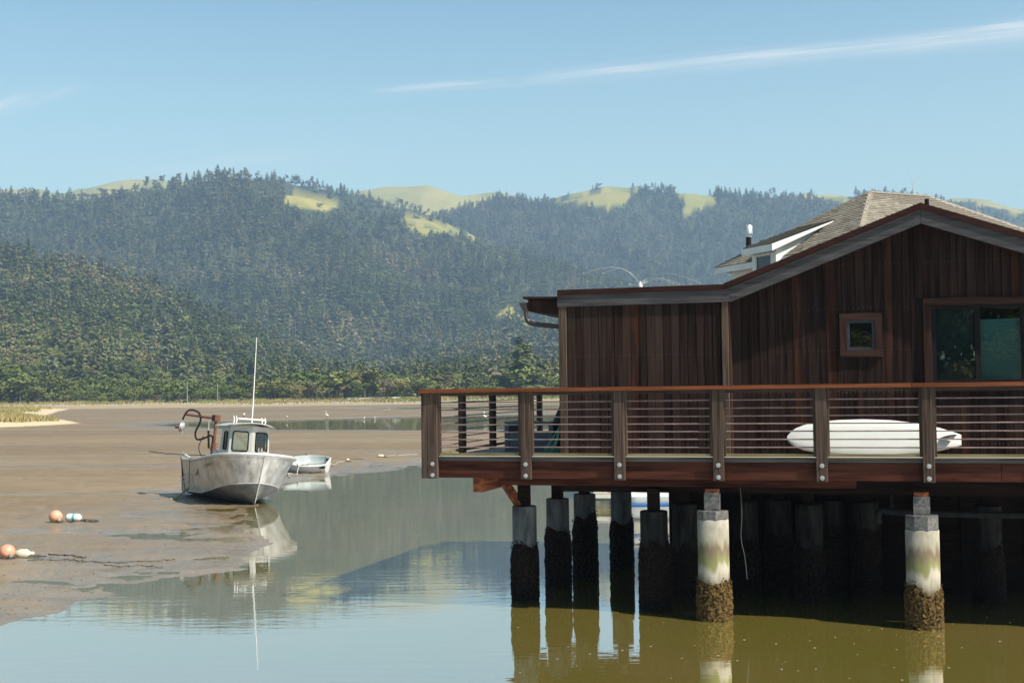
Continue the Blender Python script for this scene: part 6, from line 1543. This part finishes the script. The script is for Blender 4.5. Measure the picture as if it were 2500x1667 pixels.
for s in (51, 52):
    r = random.Random(s); mb = conifer(s, 34, .16, .5); k = len(mb.f); mb.tube([(0, 0, -.05), (0, 0, .95)], [.013, .004], 5)
    for q in range(9):
        a = r.uniform(0, 6.28); z = r.uniform(.3, .85); L = .16 * (1.05 - z); mb.tube([(0, 0, z), (L * math.cos(a), L * math.sin(a), z - .02)], [.005, .002], 4)
    me = mb.mesh('snag', M_GRY); me.materials.append(M_PALE); me.polygons.foreach_set('material_index', [0] * k + [1] * (len(mb.f) - k)); SNAG.append(me)
KINDS = CONS + BROS + GRYS + EUCS + SNAG                        # index 0-4 conifers, 5-8 oaks, 9-10 willows
# candidate tree positions over the land, jittered rows
rng = np.random.default_rng(3)
cand = []
Y = 372.0
while Y < 2640:
    sp = 6.2 + 3.0 * min(1, (Y - 372) / 1500)
    xs = np.arange((-140 - CX) / F * Y, (2640 - CX) / F * Y, sp * .95)
    cand.append(np.stack([xs + rng.uniform(-.45, .45, len(xs)) * sp, np.full(len(xs), Y) + rng.uniform(-.5, .5, len(xs)) * sp], 1))
    Y += sp * (1.0 if Y < 700 else (1.12 if Y < 1500 else 1.35))
cand = np.vstack(cand); cz = land(cand[:, 0], cand[:, 1])
bm, cpx, cpy = bald_mask(cand[:, 0], cand[:, 1], cz)
for dz in (5.0, 10.0): bm = bm | bald_mask(cand[:, 0], cand[:, 1], cz + dz)[0]
keep = cand[:, 1] > shore_depth(cpx) + 8 + 22 * np.clip(.5 + 1.6 * fbm(cpx / 45, cpx * 0, 19, 3), 0, 1)
dens = fbm(cand[:, 0] / 60, cand[:, 1] / 60, 77, 3)
scrub = bald_mask(cand[:, 0], cand[:, 1], cz, True)[0] & (rng.random(len(cand)) < .8)
keep &= ~(bm & ~scrub & (rng.random(len(cand)) > .012))
keep &= ~((cand[:, 1] > 2560) & (rng.random(len(cand)) > .15))
# cull slopes turned away or hidden well behind a nearer crest
sight = np.full(len(cand), True)
for f in (.94, .975):
    yb = cand[:, 1] * f; xb = cand[:, 0] * f; zb = land(xb, np.maximum(yb, 372)); sight &= (zb - EYE) / yb < (cz + 16 - EYE) / cand[:, 1]
keep &= sight
# the brown house hides the right-hand slopes low down
keep &= ~((cpx > 2300) & (cpy > 760))
cand, cz, cpx, cpy, dens, scrub = cand[keep], cz[keep], cpx[keep], cpy[keep], dens[keep], scrub[keep]
n = len(cand); u_ = rng.random(n); near = np.clip(1 - (cand[:, 1] - shore_depth(cpx)) / 75.0, 0, 1)
pb = .16 + .30 * (cand[:, 1] < 640) + .60 * near + .9 * np.clip(dens * 2.2, 0, .6) * (cand[:, 1] < 1700)
kind = np.where(u_ < pb, 5 + rng.integers(0, 4, n), rng.integers(0, 5, n))
kind = np.where((rng.random(n) < .10 * near + .015), 9 + rng.integers(0, 2, n), kind)
eu = fbm(cand[:, 0] / 110, cand[:, 1] / 110, 91, 3)
kind = np.where((kind < 9) & (near < .3) & (rng.random(n) < np.clip(.10 + 1.1 * eu, .02, .6)), 11 + rng.integers(0, 3, n), kind)
kind = np.where((near < .3) & (rng.random(n) < .018), 14 + rng.integers(0, 2, n), kind)
hh = np.where((kind < 5) | (kind > 10), 15.0 * (.55 + .85 * rng.random(n)) * np.clip(.62 + .38 * (cand[:, 1] - 380) / 500, .62, 1.08), np.where(kind < 9, (7.5 + 2.5 * (cand[:, 1] > 600)) * (.65 + .6 * rng.random(n)), 4.2 * (.7 + .6 * rng.random(n))))
hh = hh * np.where(cand[:, 1] > 1300, .85, 1) * np.where(cand[:, 1] - shore_depth(cpx) < 60, np.clip(.95 + 1.5 * fbm(cand[:, 0] / 17, cand[:, 1] / 30, 15, 2), .35, 1.6), 1)
kind = np.where(scrub, 5 + rng.integers(0, 6, n), kind); hh = np.where(scrub, 2.2 + 2.5 * rng.random(n), hh)
hh = np.where((cand[:, 1] - shore_depth(cpx)) < 30, hh * .75, hh)
wd = np.where(kind < 5, .95 + .75 * rng.random(n), 1.15 + .4 * rng.random(n)) 
size = hh / cand[:, 1] * np.where(cand[:, 1] - shore_depth(cpx) < 46, 1.0, .35) * np.where((cpx > -20) & (cpx < 1372), 1, 0)
size = np.where(kind > 10, 0, size); order = np.argsort(-size); single = np.zeros(n, bool); single[order[:300]] = True
for i in order[:300]:
    k = int(kind[i]); x, y = cand[i]
    if k < 5: nm, lab, cat = 'conifer', 'dark conifer among the nearest trees along the foot of the far hills', 'tree'
    elif k < 9: nm, lab, cat = 'oak', 'rounded green tree in the front row along the far shore', 'tree'
    else: nm, lab, cat = 'willow', 'grey brown leafless bush in the front row along the far shore', 'bush'
    zone = ('above the sandy spit', 'left of both utility poles', 'between pole and boat aerial', 'right of the boat aerial', 'left of the deck corner', 'behind the deck railing')[int(np.searchsorted([215, 456, 612, 886, 1030], cpx[i]))]
    row = ('front row', 'second row')[int(cand[i, 1] - shore_depth(cpx[i]) > 26)]
    lab = {'conifer': 'dark conifer in the %s on the far shore, %s', 'oak': 'rounded green tree in the %s on the far shore, %s', 'willow': 'grey brown bush in the %s on the far shore, %s'}[nm] % (row, zone)
    t = thing(nm, lab, cat, (x, y, cz[i] - .1), (0, 0, rng.uniform(0, 6.28)), {'conifer': 'conifers at the foot of the hills', 'oak': 'rounded trees along the far shore', 'willow': 'grey bushes along the far shore'}[nm])
    s = hh[i]; t.scale = (s * wd[i], s * wd[i], s)
    c_ = obj('crown', KINDS[k], t); obj('trunk', TRK_C if k < 5 else TRK_B[i % 3], t)
# everything farther up the slopes: one wood
def scatter(name, pts, zs, idx, scl, rot, label):
    me = bpy.data.meshes.new(name); me.from_pydata([(p[0], p[1], z) for p, z in zip(pts, zs)], [], [])
    for an, tp, dat in (('tkind', 'INT', idx.astype(np.int32)), ('trot', 'FLOAT', rot.astype(np.float32))):
        a = me.attributes.new(an, tp, 'POINT'); a.data.foreach_set('value', dat)
    a = me.attributes.new('tscale', 'FLOAT_VECTOR', 'POINT'); a.data.foreach_set('vector', scl.astype(np.float32).ravel())
    o = obj(name, me, None, label, 'forest', None, 'stuff')
    col = bpy.data.collections.new('tree_kinds')
    for k, km in enumerate(KINDS):
        t = bpy.data.objects.new('%02d_tree_kind' % k, km); col.objects.link(t)
    ng = bpy.data.node_groups.new('scatter_trees', 'GeometryNodeTree')
    ng.interface.new_socket('Geometry', in_out='INPUT', socket_type='NodeSocketGeometry'); ng.interface.new_socket('Geometry', in_out='OUTPUT', socket_type='NodeSocketGeometry')
    gi, go = ng.nodes.new('NodeGroupInput'), ng.nodes.new('NodeGroupOutput')
    ip = ng.nodes.new('GeometryNodeInstanceOnPoints'); ci = ng.nodes.new('GeometryNodeCollectionInfo')
    ci.inputs['Collection'].default_value = col; ci.inputs['Separate Children'].default_value = True; ci.inputs['Reset Children'].default_value = True
    def na(nm, dt):
        q = ng.nodes.new('GeometryNodeInputNamedAttribute'); q.data_type = dt; q.inputs[0].default_value = nm; return q.outputs[0]
    cx_ = ng.nodes.new('ShaderNodeCombineXYZ')
    ng.links.new(na('trot', 'FLOAT'), cx_.inputs[2])
    ng.links.new(gi.outputs[0], ip.inputs['Points']); ng.links.new(ci.outputs[0], ip.inputs['Instance']); ip.inputs['Pick Instance'].default_value = True
    ng.links.new(na('tkind', 'INT'), ip.inputs['Instance Index']); ng.links.new(cx_.outputs[0], ip.inputs['Rotation']); ng.links.new(na('tscale', 'FLOAT_VECTOR'), ip.inputs['Scale'])
    ng.links.new(ip.outputs[0], go.inputs[0])
    md = o.modifiers.new('scatter', 'NODES'); md.node_group = ng
    return o
g = ~single
scatter('hillside_forest', cand[g], cz[g] - .3, kind[g], np.stack([hh[g] * wd[g], hh[g] * wd[g], hh[g]], 1), rng.uniform(0, 6.28, g.sum()), 'dense mixed conifer forest covering the hills behind the lagoon')
print('trees', n)

# ================================================================== wooded bank behind the viewer, seen only in the window panes
bb = MB().add([(-60, -16, -.2), (30, -16, -.2), (30, -24, 1.6), (-60, -24, 1.6), (30, -90, 6), (-60, -90, 6)], [(0, 1, 2, 3), (3, 2, 4, 5)])
bb.build('rear_bank', pm('dark_scrub', (.022, .034, .012), (.05, .06, .022), (.4, .4, .4), .95), kind='structure')
DENSE = [broadleaf(s, 5200, .95, .3).mesh('bank_crown', M_BRO) for s in (31, 32)]
for k, (x, y, h) in enumerate(((-22, -26, 9), (-15, -25, 10), (-9, -27, 9), (-28, -30, 11), (-3, -29, 9), (-18, -34, 12), (-12, -33, 13), (-25, -36, 13), (-6, -35, 13), (-31, -34, 12), (-20, -29, 8), (-12, -29, 8), (-6, -26, 7), (-26, -23, 4), (-21, -22, 4), (-16, -22.5, 4.5), (-11, -22, 4), (-6, -22.5, 4.2), (-1, -23, 4))):
    t = thing('bank_tree', 'leafy tree on the bank behind the viewer, reflected in the house windows', 'tree', (x, y, 1.6), (0, 0, k), 'trees behind the viewer')
    t.scale = (h * 1.5, h * 1.5, h * 1.3); obj('crown', DENSE[k % 2], t); obj('trunk', TRK_B[k % 3], t)

settle_albedo(('teal_roller_blind', 'dark_blind'))

# ================================================================== haze: even thin sea air
hz = MB().box(-5200, 5200, -130, 3800, -1.2, 535)
hm = bpy.data.materials.new('thin_haze'); hm.use_nodes = True; nt = hm.node_tree; nt.nodes.clear()
out = N(nt, 'ShaderNodeOutputMaterial'); pv_ = N(nt, 'ShaderNodeVolumePrincipled')
pv_.inputs['Color'].default_value = (.33, .48, .68, 1); pv_.inputs['Density'].default_value = 0.00026; pv_.inputs['Anisotropy'].default_value = 0.0
nt.links.new(pv_.outputs[0], out.inputs['Volume'])
hz.build('haze', hm, kind='stuff', label='thin blue haze in the air over the lagoon')
